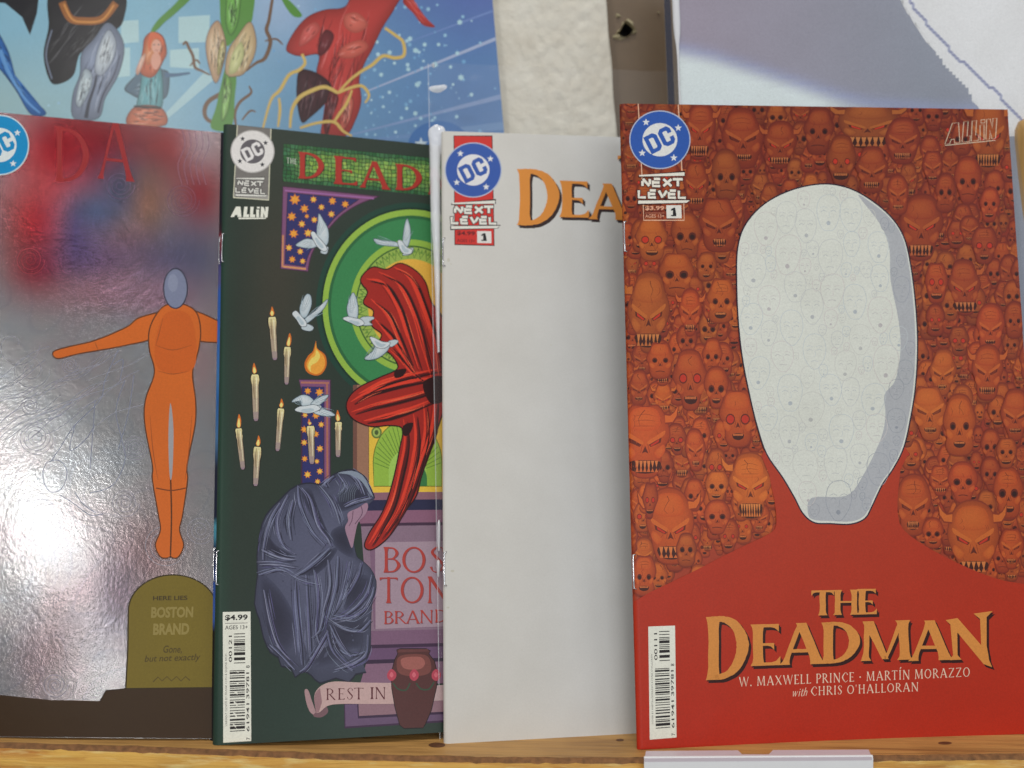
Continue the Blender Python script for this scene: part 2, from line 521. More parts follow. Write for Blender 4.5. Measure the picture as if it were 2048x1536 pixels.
# ------------------------------------------------------------------ lettering
# S: flared straight stroke, T: plain tapered stroke, B: curved stroke of varying width
G = {
 'A': (.86, [('S', .12, 0, .42, 1, .085, 1), ('S', .43, 1, .76, 0, .17, 2), ('T', .22, .33, .62, .33, .075, .075)]),
 'B': (.62, [('S', .15, 0, .15, 1, .15, 3), ('B', [(.12, .96, .07), (.38, .95, .09), (.5, .76, .16), (.38, .56, .08), (.14, .53, .06)]),
             ('B', [(.14, .53, .06), (.42, .51, .08), (.56, .28, .18), (.4, .05, .09), (.12, .04, .07)])]),
 'C': (.76, [('B', [(.7, .76, .16), (.58, .95, .06), (.4, .96, .08), (.13, .5, .18), (.42, .03, .08), (.6, .06, .06), (.71, .2, .05)])]),
 'D': (.82, [('S', .15, 0, .15, 1, .17, 3), ('B', [(.1, .965, .07), (.36, .95, .09), (.57, .82, .15), (.68, .54, .20), (.58, .24, .15), (.37, .07, .09), (.08, .035, .07)])]),
 'E': (.6, [('S', .15, 0, .15, 1, .17, 3), ('W', .15, .96, .55, .96, .065, .17), ('W', .15, .51, .46, .51, .055, .15), ('W', .15, .04, .58, .04, .065, .2)]),
 'H': (.82, [('S', .16, 0, .16, 1, .15, 3), ('S', .66, 0, .66, 1, .15, 3), ('T', .16, .52, .66, .52, .065, .065)]),
 'I': (.34, [('S', .17, 0, .17, 1, .15, 3)]),
 'L': (.58, [('S', .15, 0, .15, 1, .15, 3), ('W', .15, .04, .55, .04, .06, .18)]),
 'M': (1.0, [('S', .13, 0, .17, 1, .09, 3), ('T', .18, 1, .5, .03, .17, .10), ('T', .8, 1, .5, .03, .08, .05), ('S', .86, 0, .82, 1, .16, 3)]),
 'N': (.84, [('S', .14, 0, .14, 1, .085, 3), ('T', .13, 1, .72, -.02, .18, .15), ('S', .72, 1, .72, .0, .085, 1)]),
 'O': (.84, [('R', .42, .5, .33, .46)]),
 'P': (.6, [('S', .15, 0, .15, 1, .15, 3), ('B', [(.12, .96, .07), (.4, .95, .09), (.54, .72, .17), (.4, .48, .08), (.14, .45, .06)])]),
 'R': (.72, [('S', .15, 0, .15, 1, .15, 3), ('B', [(.12, .96, .07), (.38, .95, .09), (.52, .74, .16), (.38, .52, .08), (.14, .5, .06)]), ('T', .3, .5, .68, .0, .13, .16)]),
 'S': (.54, [('B', [(.46, .78, .13), (.4, .95, .05), (.24, .97, .07), (.11, .78, .13), (.26, .54, .17), (.44, .28, .14), (.3, .03, .07), (.13, .06, .05), (.07, .22, .12)])]),
 'T': (.7, [('S', .35, 0, .35, 1, .15, 1), ('W', .35, .96, .04, .96, .07, .19), ('W', .35, .96, .66, .96, .07, .19)]),
 'W': (1.15, [('T', .08, 1, .34, 0, .17, .09), ('T', .58, 1, .34, 0, .07, .05), ('T', .56, 1, .82, 0, .17, .09), ('T', 1.07, 1, .82, 0, .08, .05)]),
 'X': (.8, [('T', .1, 1, .7, 0, .17, .17), ('T', .7, 1, .1, 0, .07, .07)]),
 'Z': (.72, [('T', .62, .96, .1, .04, .14, .14), ('W', .62, .96, .08, .96, .065, .18), ('W', .1, .04, .66, .04, .065, .18)]),
 "'": (.22, [('T', .11, 1.0, .09, .72, .12, .03)]),
 '.': (.26, [('R0', .12, .07, .08, .08)]),
 '*': (.3, [('R0', .15, .46, .08, .08)]),
 'i': (.28, [('T', .12, 0, .17, .62, .1, .11), ('R0', .19, .82, .06, .06)]),
 't': (.34, [('B', [(.3, .06, .06), (.18, .03, .1), (.14, .3, .11), (.22, .85, .08)]), ('T', .06, .6, .34, .62, .06, .06)]),
 'h': (.54, [('T', .07, 0, .2, 1.0, .1, .1), ('B', [(.12, .35, .05), (.3, .62, .08), (.42, .5, .1), (.38, .2, .1), (.36, .02, .1)])]),
 'w': (.72, [('T', .1, .62, .16, 0, .11, .08), ('T', .38, .6, .16, 0, .06, .05), ('T', .36, .62, .42, 0, .11, .08), ('T', .66, .62, .42, 0, .07, .05)]),
 ' ': (.32, []),
}
def glyph(art, ch, f, col, wt=1.0, rough=0.0, lv=None):
    """f maps unit glyph coordinates (x right, y up) to photo coordinates"""
    acute = ch == 'Í'
    adv, strokes = G['I' if acute else ch]
    def put(pts): art.poly([f(x, y) for x, y in pts], col, lv)
    for st in strokes:
        k = st[0]
        if k in 'STW':
            if k == 'S':
                _, x0, y0, x1, y1, wd, fl = st; w0 = w1 = wd * wt
            else:
                _, x0, y0, x1, y1, w0, w1 = st; w0 *= wt; w1 *= wt; fl = 0
            d = np.array([x1 - x0, y1 - y0]); L = np.linalg.norm(d); d /= L
            hor = abs(d[0]) > .9
            L_, R_ = [], []
            ts = [0, .03, .09, .2, .4, .6, .8, .91, .97, 1]
            for t in ts:
                wd = w0 + (w1 - w0) * t
                if k == 'W': wd = w0 + (w1 - w0) * max(0, (t - .7) / .3) ** 1.5
                g = 0
                if fl & 1 and t < .2: g = ((.2 - t) / .2) ** 2.2
                if fl & 2 and t > .8: g = max(g, ((t - .8) / .2) ** 2.2)
                wd = wd * (1 + 0.0) + .10 * g * (1 if wt > .6 else .8)
                a = np.array([x0, y0]) + d * L * t
                j = rough * random.uniform(-1, 1)
                nx = np.array([-d[1], d[0]])
                if not hor: nx = np.array([-1.0, 0.0]); wd = wd / max(.55, abs(d[1]))
                if hor and k == 'W':
                    up = .5 if y0 < .5 else -.5     # terminals grow towards the middle of the letter
                    L_.append((a[0], a[1] - up * 2 * w0 / 2)); R_.append((a[0], a[1] - up * w0 + up * 2 * wd))
                else:
                    L_.append(tuple(a + nx * (wd / 2 + j))); R_.append(tuple(a - nx * (wd / 2 - j * .6)))
            put(L_ + R_[::-1])
        elif k == 'B':
            P = catmull(np.array([(a, b, c) for a, b, c in st[1]]), 8, False)
            T = np.gradient(P[:, :2], axis=0); T /= np.linalg.norm(T, axis=1)[:, None]
            Nn = np.stack([-T[:, 1], T[:, 0]], -1)
            wd = P[:, 2:3] * wt * .5
            if rough: wd = wd + np.array([[rough * random.uniform(-.6, .6)] for _ in P])
            A, B = P[:, :2] + Nn * wd, P[:, :2] - Nn * wd
            m = len(P); V = [f(x, y) for x, y in np.vstack([A, B])]
            art.mesh(V, [[i, i + 1, m + i + 1, m + i] for i in range(m - 1)], col, lv)
        elif k == 'R':
            _, x, y, rx, ry = st
            t = np.linspace(0, 2 * math.pi, 33); V = []
            for a in t: V.append(f(x + (rx + .06 * wt) * math.cos(a), y + (ry + .03) * math.sin(a)))
            for a in t: V.append(f(x + (rx - .09 * wt) * math.cos(a), y + (ry - .03) * math.sin(a)))
            art.mesh(V, [[i, i + 1, 34 + i, 33 + i] for i in range(32)], col, lv)
        elif k == 'R0':
            _, x, y, rx, ry = st
            put([(x + rx * math.cos(a), y + ry * math.sin(a)) for a in np.linspace(0, 2 * math.pi, 12, endpoint=False)])
    if acute: put([(.14, 1.08), (.2, 1.08), (.32, 1.32), (.2, 1.32)])
def letter(art, ch, x0, x1, yt, yb, col, wt=1.0, rough=0.0, dx=0, dy=0, slope=0.0, lv=None):
    adv = G[ch][0]
    f = lambda x, y: (x0 + (x1 - x0) * x / adv + dx, yb - (yb - yt) * y + dy + slope * (x1 - x0) * x / adv)
    glyph(art, ch, f, col, wt, rough, lv)
def words(art, txt, x0, y0, x1, y1, h, col, wt=1.0, gap=.1, slant=0.0):
    tot = sum(G['I' if c == 'Í' else c][0] + gap for c in txt) - gap
    ex = np.array([x1 - x0, y1 - y0]) / tot
    ey = np.array([slant * h, -h])
    cur = 0
    for c in txt:
        o = np.array([x0, y0]) + ex * cur
        glyph(art, c, lambda x, y: tuple(o + ex * x + ey * y), col, wt)
        cur += G['I' if c == 'Í' else c][0] + gap

_fcache = {}
def font_mesh(txt, bold=0.0):
    key = (txt, bold)
    if key not in _fcache:
        cu = bpy.data.curves.new('lettering', 'FONT'); cu.body = txt; cu.offset = bold; cu.resolution_u = 3
        ob = bpy.data.objects.new('lettering', cu); COL.objects.link(ob)
        dg = bpy.context.evaluated_depsgraph_get()
        me = ob.evaluated_get(dg).to_mesh()
        V = np.array([v.co[:2] for v in me.vertices]); F = [list(p.vertices) for p in me.polygons]
        bpy.data.objects.remove(ob); bpy.data.curves.remove(cu)
        V = V - V.min(0); _fcache[key] = (V / V.max(0), F)
    return _fcache[key]
def sans(art, txt, o, ex, ey, col, bold=0.02):
    """o: lower left, ex: full width vector, ey: full height vector (photo px)"""
    V, F = font_mesh(txt, bold)
    P = np.asarray(o, float) + V[:, :1] * np.asarray(ex, float) + V[:, 1:] * np.asarray(ey, float)
    art.mesh(P, F, col)

def badge(art, cx, cy, rx, ry, ring, rim, starc, inner, txt):
    art.poly(ellipse(cx, cy, rx + 2.2, ry + 2.2, 56), rim); art.up()
    art.poly(ellipse(cx, cy, rx, ry, 56), ring); art.up()
    art.poly(ellipse(cx, cy, rx * .59, ry * .59, 48), inner)
    for dx, dy in ((-.47, -.62), (.62, -.42), (-.6, .47), (.47, .64)):
        art.poly(star(cx + dx * rx, cy + dy * ry, rx * .13), starc)
    art.up()
    a = math.radians(-27); c, s = math.cos(a), math.sin(a)
    def f(x, y):
        X, Y = x * rx * .475, -y * ry * .335
        return (cx + X * c - Y * s, cy + X * s + Y * c)
    D0 = [(-1.0, -1), (-.3, -1), (-.06, -.66), (-.06, .66), (-.3, 1), (-1.0, 1)]
    D1 = [(-.70, -.58), (-.44, -.58), (-.36, -.46), (-.36, .46), (-.44, .58), (-.70, .58)]
    n = 6
    art.mesh([f(*p) for p in D0 + D1], [[i, (i + 1) % n, n + (i + 1) % n, n + i] for i in range(n)], txt)
    Co = [(1.0, .2), (1.0, .66), (.8, 1), (.3, 1), (.06, .66), (.06, -.66), (.3, -1), (.8, -1), (1.0, -.66), (1.0, -.2)]
    Ci = [(.7, .2), (.7, .5), (.64, .58), (.43, .58), (.37, .5), (.37, -.5), (.43, -.58), (.64, -.58), (.7, -.5), (.7, -.2)]
    art.mesh([f(*p) for p in Co + Ci], [[i, i + 1, 11 + i, 10 + i] for i in range(9)], txt)

def numeral_one(art, x, y, w, h):
    art.poly([(x + w * p, y - h * q) for p, q in ((.05, 0), (.95, 0), (.95, .15), (.74, .15), (.74, 1), (.46, 1), (.05, .82), (.05, .62), (.36, .72), (.36, .15), (.05, .15))], (26, 24, 26))
NEXT = {'N': [[(0, 0), (0, .72)], [(0.05, 1), (.85, 0)], [(.9, .25), (.9, 1)]],
        'E': [[(.12, 1), (.9, 1)], [(0, .5), (.82, .5)], [(0, .78), (0, 0), (.9, 0)]],
        'X': [[(0, 1), (1, 0)], [(1, 1), (.6, .6)], [(.4, .4), (0, 0)]],
        'T': [[(-.12, 1), (1.1, 1)], [(.5, .8), (.5, 0)]],
        'L': [[(0, 1), (0, 0), (.9, 0)]],
        'V': [[(0, 1), (.5, 0)], [(.62, .25), (1, 1)]]}
def next_level(art, x0, x1, y0, y1, col, out, wd=5.0, slope=0.0):
    """two stencil words between two wedge bars"""
    H = y1 - y0; W = x1 - x0
    def q(x, y): return (x0 + x * W, y0 + y * H + slope * x * W)
    bars = [[(.02, .10), (.9, .0), (.9, .11), (.02, .145)], [(0, .9), (1.0, .875), (.94, .955), (0, 1.0)]]
    segs = []
    for word, xa, xb, ya, yb in (('NEXT', .07, .88, .22, .44), ('LEVEL', .0, .97, .58, .80)):
        n = len(word); cw = (xb - xa) / n
        for i, ch in enumerate(word):
            for sg in NEXT[ch]:
                segs.append([q(xa + cw * (i + .07 + .78 * a), yb - (yb - ya) * b) for a, b in sg])
    for b in bars:
        c = np.mean(b, axis=0)
        art.poly([q(*(c + (np.array(p) - c) * np.array([1.035, 1.6]))) for p in b], out)
    for k, sg in enumerate(segs):
        P = np.array(sg, float)
        d0, d1 = P[0] - P[1], P[-1] - P[-2]
        P[0] += d0 / np.linalg.norm(d0) * 1.3; P[-1] += d1 / np.linalg.norm(d1) * 1.3
        art.line(P, wd + 3.2, out, lv=art.lv + k % 3)
    art.up(3)
    for b in bars: art.poly([q(*p) for p in b], col)
    for k, sg in enumerate(segs): art.line(sg, wd, col, lv=art.lv + k % 3)
    art.up(3)

ALLIN = [[(0, 0), (.17, 1), (.31, 1), (.34, 0), (.22, 0), (.215, .2), (.145, .2), (.11, 0)],
         [(.39, 0), (.43, 1), (.53, 1), (.505, .27), (.58, .27), (.57, 0)],
         [(.6, 0), (.62, 1), (.72, 1), (.7, .27), (.77, .27), (.76, 0)],
         [(.8, 0), (.8, .74), (.89, .74), (.89, 0)], [(.82, .84), (.82, 1), (.91, 1), (.91, .84)],
         [(.93, 0), (.95, 1), (1.03, 1), (1.08, .5), (1.09, 1), (1.18, 1), (1.15, 0), (1.07, 0), (1.02, .45), (1.02, 0)]]
def all_in(art, x0, x1, yt, yb, col, outline=None, slope=0.0):
    def q(p): return (x0 + (x1 - x0) * (p[0] + .0 * p[1]) / 1.18, yb + (yt - yb) * p[1] + slope * (x1 - x0) * p[0])
    for L in ALLIN:
        P = [q(p) for p in L]
        if outline: art.line(P, outline, col, closed=True)
        else: art.poly(P, col)
    if outline: art.line([q((0, -.06)), q((1.15, -.1))], outline, col)
    else: art.poly([q((.24, -.05)), q((1.1, -.02)), q((1.1, -.14)), q((.26, -.2))], col)

def barcode(art, quad, big, small, digits, supp, note, top_txt=None):
    TL, TR, BR, BL = [np.array(p, float) for p in quad]
    def q(a, b): return TL * (1 - a) * (1 - b) + TR * a * (1 - b) + BL * (1 - a) * b + BR * a * b
    art.poly([TL, TR, BR, BL], (222, 220, 206)); art.up()
    rnd = random.Random(31)
    def bars(a0, a1, b0, b1, n):
        u = b0; unit = (b1 - b0) / n
        while u < b1 - unit:
            wd = unit * rnd.choice([.55, .55, .9, 1.3, 1.9]); gp = unit * rnd.choice([.5, .7, 1.0, 1.4])
            wd = min(wd, b1 - u)
            art.poly([q(a0, u), q(a1, u), q(a1, u + wd), q(a0, u + wd)], (34, 30, 30))
            u += wd + gp
    bars(*small, 20); bars(*big, 42)
    def rot(txt, a, b0, b1, hgt, col=(50, 46, 46), bold=.01):   # reads upwards
        o = q(a + hgt, b1); ex = q(a + hgt, b0) - o; ey = q(a, b1) - o
        sans(art, txt, o, ex, ey, col, bold)
    d = digits.split()
    b0, b1 = big[2], big[3]; L = b1 - b0
    a = big[1] + .05
    rot(d[0], a, b1 + .035, b1 + .055, .13)
    rot(d[1], a, b0 + L * .53, b1 - L * .02, .11)
    rot(d[2], a, b0 + L * .04, b0 + L * .46, .11)
    rot(d[3], a, b0 - .035, b0 - .015, .13)
    rot(supp, small[0] - .19, small[2] + .015, small[3] - .02, .12)
    rot(note, .07, big[2] - .13, big[3] - .06, .075, (90, 84, 84), 0)
    if top_txt:
        o = q(.08, .07); sans(art, top_txt[0], o, q(.9, .07) - o, q(.08, .022) - o, (40, 38, 38), .03)
        art.poly([q(.08, .085), q(.9, .085), q(.9, .09), q(.08, .09)], (120, 116, 112))
        o = q(.08, .135); sans(art, top_txt[1], o, q(.9, .135) - o, q(.08, .104) - o, (70, 66, 66), .01)

# ------------------------------------------------------------------ comics as things
def comic(name, patch, label, cover_mat, colfn, parts, staple_v, back=M_BACK):
    t = thing(name, patch.c[0], label, 'comic book', 'comic books standing on the ledge')
    fc = grid_cover('front_cover', patch, cover_mat, colfn, t)
    slab('pages', patch, .016, .994, .003, .997, -.00012, -patch.thick + .0002, M_PAGES, t)
    slab('back_cover', patch, .010, .999, .0, 1.0, -patch.thick + .00014, -patch.thick - .0001, back, t)
    for v in staple_v:
        # wire: rises over the fold of the spine
        bm = bmesh.new()
        L = .0125 / .258
        pts = [(.008, v - L * .52, .0001), (.0022, v - L * .5, .0005), (.0018, v - L * .2, .0006), (.0018, v + L * .2, .0006), (.0022, v + L * .5, .0005), (.008, v + L * .52, .0001)]
        C = [Vector(patch.at(a, b, c)) for a, b, c in pts]
        rings = []
        for i, c in enumerate(C):
            T = (C[min(i + 1, len(C) - 1)] - C[max(i - 1, 0)]).normalized()
            s1 = T.cross(Vector((0, 1, .2))).normalized(); s2 = T.cross(s1)
            rings.append([bm.verts.new(c + (s1 * math.cos(a) + s2 * math.sin(a)) * .00032) for a in np.linspace(0, 2 * math.pi, 8, endpoint=False)])
        for a, b in zip(rings, rings[1:]):
            for i in range(8): bm.faces.new((a[i], a[(i + 1) % 8], b[(i + 1) % 8], b[i]))
        bm.faces.new(rings[0][::-1]); bm.faces.new(rings[-1])
        from_bm('staple', bm, M_STAPLE, t, True)
    arts = []
    for pname, fn, mat in parts:
        art = Art(patch); fn(art); arts.append(art)
    if arts:
        pack(arts)
        for (pname, fn, mat), art in zip(parts, arts): art.build(pname, mat, fc)
    return t
def flat_col(c, k=None):
    def fn(U, V, px): return np.tile(S(c, k), (len(U), 1))
    return fn
def lin_blobs(base, blobs):
    """soft colour fields: base colour plus gaussian patches, all in photo px"""
    def fn(U, V, px):
        out = np.tile(np.array(S(base)), (len(U), 1))
        for x, y, sx, sy, c, a in blobs:
            g = a * np.exp(-.5 * (((px[:, 0] - x) / sx) ** 2 + ((px[:, 1] - y) / sy) ** 2))
            out = out * (1 - g[:, None]) + np.array(S(c)) * g[:, None]
        return out
    return fn
# ------------------------------------------------------------------ the setting
def box_wall():
    Y = 0.500
    hole = catmull([(1231, 70), (1239, 62), (1246, 50), (1251, 43), (1262, 49), (1270, 61), (1262, 66), (1258, 72), (1245, 75)], 3)
    outer = [onY(-500, 2200, Y), onY(2700, 2200, Y), onY(2700, -500, Y), onY(-500, -500, Y)]
    bm = bmesh.new()
    ov = [bm.verts.new(p) for p in outer]
    for i in range(4): bm.edges.new((ov[i], ov[(i + 1) % 4]))
    hp = [onY(x, y, Y) for x, y in hole]
    hv = [bm.verts.new(p) for p in hp]
    for i in range(len(hv)): bm.edges.new((hv[i], hv[(i + 1) % len(hv)]))
    bmesh.ops.triangle_fill(bm, use_beauty=True, edges=bm.edges[:])
    wall = from_bm('brown_wall', bm, M_BROWN); wall['kind'] = 'structure'
    # the broken-out pit behind the hole and its chipped rim
    c = np.mean(hp, axis=0)
    bm = bmesh.new()
    a = [bm.verts.new(p) for p in hp]
    b = [bm.verts.new(c + (p - c) * .7 + np.array([0, .010, 0])) for p in hp]
    n = len(a)
    for i in range(n): bm.faces.new((a[i], a[(i + 1) % n], b[(i + 1) % n], b[i]))
    bm.faces.new(b)
    from_bm('nail_hole', bm, M_HOLE, wall)
    bm = bmesh.new()
    rnd = random.Random(3)
    ring_o = [c + (p - c) * (1.0 + rnd.choice([.04, .08, .2, .42]) * (1 if (p - c)[2] - (p - c)[0] * .2 < .0012 else .9)) for p in hp]
    vo = [bm.verts.new(p + np.array([0, -.0001, 0])) for p in ring_o]
    vm = [bm.verts.new(c + (p - c) * 1.02 + np.array([0, -.0009 - .0005 * rnd.random(), 0])) for p in hp]
    vi = [bm.verts.new(c + (p - c) * .93 + np.array([0, .002, 0])) for p in hp]
    for i in range(n):
        j = (i + 1) % n
        bm.faces.new((vo[i], vo[j], vm[j], vm[i])); bm.faces.new((vm[i], vm[j], vi[j], vi[i]))
    for cx, cy, r in ((1236, 31, 5.0), (1234, 74, 6.5), (1317, 25, 2.2), (1268, 65, 4)):
        q = [bm.verts.new(onY(x, y, Y - .0004)) for x, y in ellipse(cx, cy, r * 1.1, r * .8, 9) + np.array([[rnd.uniform(-1, 1) * r * .3, rnd.uniform(-1, 1) * r * .3] for _ in range(9)])]
        top = bm.verts.new(onY(cx, cy, Y - .0016))
        for i in range(9): bm.faces.new((q[i], q[(i + 1) % 9], top))
    from_bm('chipped_rim', bm, M_CHIP, wall)
    # rough plaster panel in front of it
    Y2 = 0.491
    nx, ny = 70, 210
    TLp, TRp, BLp, BRp = [onY(x, y, Y2) for x, y in ((930, -160), (1200, -160), (1010, 1000), (1291, 1000))]
    V, Fc = [], []
    for j in range(ny + 1):
        for i in range(nx + 1):
            u, v = i / nx, j / ny
            p = (BLp * (1 - u) + BRp * u) * (1 - v) + (TLp * (1 - u) + TRp * u) * v
            q = Vector((p[0] * 95, p[2] * 75, 0)); q2 = Vector((p[0] * 260, p[2] * 200, 4))
            k = .35 + .65 * min(1, max(0, (u - .25) / .3))
            d = .0004 * k * mnoise.noise(q) + .0005 * k * mnoise.noise(q2) + .0003 * mnoise.noise(q * .3)
            d += .0007 * k * max(0, mnoise.noise(Vector((p[0] * 240 + p[2] * 90, p[2] * 70, 9)))) 
            edge = min(1, min(u, 1 - u) * 40)
            p = p + np.array([0.0004 * mnoise.noise(Vector((0, p[2] * 60, 7))) if u > .99 else 0, -d * edge, 0])
            V.append(p)
    m = nx + 1
    for j in range(ny):
        for i in range(nx): Fc.append((j * m + i, j * m + i + 1, (j + 1) * m + i + 1, (j + 1) * m + i))
    N = len(V)
    for i_col in (0, nx):                       # returns of the panel to the wall
        for j in range(ny + 1): V.append(V[j * m + i_col] * np.array([1, 0, 1]) + np.array([0, Y - .0005, 0]))
    for j in range(ny):
        Fc.append((j * m, (j + 1) * m, N + j + 1, N + j))
        a = j * m + nx
        Fc.append((a, N + ny + 1 + j, N + ny + 2 + j, a + m))
    o = mk('plaster_wall', V, Fc, M_PLASTER, None, True); o['kind'] = 'structure'
box_wall()

def ledge():
    edge_px = [(-220, 1482), (0, 1487), (200, 1493), (412, 1500), (664, 1510), (1000, 1517), (1270, 1518), (1700, 1514), (2048, 1510), (2300, 1508)]
    E = [onZ(x, y) for x, y in edge_px]
    xs = np.linspace(E[0][0], E[-1][0], 170)
    ys = np.interp(xs, [e[0] for e in E], [e[1] for e in E])
    t = thing('wooden_ledge', (0, .36, 0), 'rough pine display ledge the comics stand on, with splintered front edge', 'shelf')
    jag = [.0007 * mnoise.noise(Vector((x * 240, 0, 0))) + .0009 * mnoise.noise(Vector((x * 70, 3, 0))) for x in xs]
    V, Fc = [], []
    prof_top = lambda x, y, j: [(x, .62, 0), (x, y + .012, 0), (x, y + .0015 + j, 0)]
    for x, y, j in zip(xs, ys, jag): V += prof_top(x, y, j)
    for i in range(len(xs) - 1):
        for k in range(2): Fc.append((i * 3 + k, i * 3 + k + 1, i * 3 + k + 4, i * 3 + k + 3))
    mk('ledge_top', V, Fc, M_LEDGE, t)
    V, Fc = [], []
    M_EDGE = plain('splintered_edge', S((120, 82, 48)), 0.8, noise_amt=.45, nscale=420)
    for x, y, j in zip(xs, ys, jag):
        k = .0006 * mnoise.noise(Vector((x * 330, 8, 0)))
        V += [(x, y + .0015 + j, -.00005), (x, y + .0004 + j, -.0006), (x, y - .0004, -.0016 + k)]
    for i in range(len(xs) - 1):
        for k in range(2): Fc.append((i * 3 + k, i * 3 + k + 1, i * 3 + k + 4, i * 3 + k + 3))
    mk('worn_edge', V, Fc, M_EDGE, t)
    V, Fc = [], []
    rows = [-.0016, -.004, -.008, -.013, -.02, -.035, -.06]
    for x, y in zip(xs, ys):
        k = .0006 * mnoise.noise(Vector((x * 330, 8, 0)))
        for r, z in enumerate(rows):
            d = .0005 * mnoise.noise(Vector((x * 150, z * 260, 2))) - .0012 * min(1, r / 2)
            V.append((x, y - .0004 + (d if r else 0), z + (k if r == 0 else 0)))
    R = len(rows)
    for i in range(len(xs) - 1):
        for k in range(R - 1): Fc.append((i * R + k, i * R + k + 1, (i + 1) * R + k + 1, (i + 1) * R + k))
    mk('ledge_front', V, Fc, M_FRONT, t, True)
    M_KNOT = plain('knot_wood', S((92, 58, 34)), 0.6, noise_amt=.5, nscale=500)
    for x, y, rx, ry in ((874, 1490, 17, 5), (1240, 1480, 8, 2.5), (1890, 1486, 14, 3)):
        P = [onZ(a_, b_, .00006) for a_, b_ in ellipse(x, y, rx, ry, 18)]
        mk('knot', P, [tuple(range(18))[::-1]], M_KNOT, t)
ledge()

def side_post():
    Y = .452
    c = onY(2072, 235, Y); x0 = c[0]; r = .0125
    t = thing('rack_post', (x0, Y, 0), 'round-topped tan wooden post right of the orange cover', 'post')
    prof = [(r, 0.0), (r, c[2] - .012), (r * .97, c[2] - .007), (r * .82, c[2] - .003), (r * .5, c[2] - .0008), (0.0003, c[2])]
    V, Fc, n = [], [], 36
    for rr, z in prof:
        for k in range(n):
            a = 2 * math.pi * k / n
            V.append((x0 + rr * math.cos(a), Y + rr * math.sin(a), z))
    for i in range(len(prof) - 1):
        for k in range(n): Fc.append((i * n + k, i * n + (k + 1) % n, (i + 1) * n + (k + 1) % n, (i + 1) * n + k))
    mk('post_shaft', V, Fc, M_POST, t, True)
side_post()

# ------------------------------------------------------------------ poster on the wall
YP = .484
poster_patch = Patch(onY(-160, 900, YP), onY(1064, 900, YP), onY(-80, -90, YP), onY(977, -90, YP), (0.001, 0.002))
def poster_cols(U, V, px):
    x, y = px[:, 0], px[:, 1]
    out = np.zeros((len(x), 4)); out[:, 3] = 1
    L, R, TRc, LL = [np.array(S(c))[:3] for c in ((132, 178, 198), (84, 122, 172), (88, 104, 168), (158, 186, 186))]
    t = np.clip((x - 300) / 620, 0, 1)[:, None]
    c = L * (1 - t) + R * t
    a = (np.clip((x - 650) / 300, 0, 1) * np.clip((120 - y) / 160, 0, 1))[:, None]
    c = c * (1 - a) + TRc * a
    b = (np.clip((420 - x) / 420, 0, 1) * np.clip((y - 60) / 140, 0, 1))[:, None]
    c = c * (1 - .8 * b) + LL * .8 * b
    h = (np.exp(-.5 * (((x - 560) / 60) ** 2 + ((y - 10) / 60) ** 2)))[:, None] * .45
    c = c * (1 - h) + np.array(S((185, 195, 225)))[:3] * h
    out[:, :3] = c
    return out
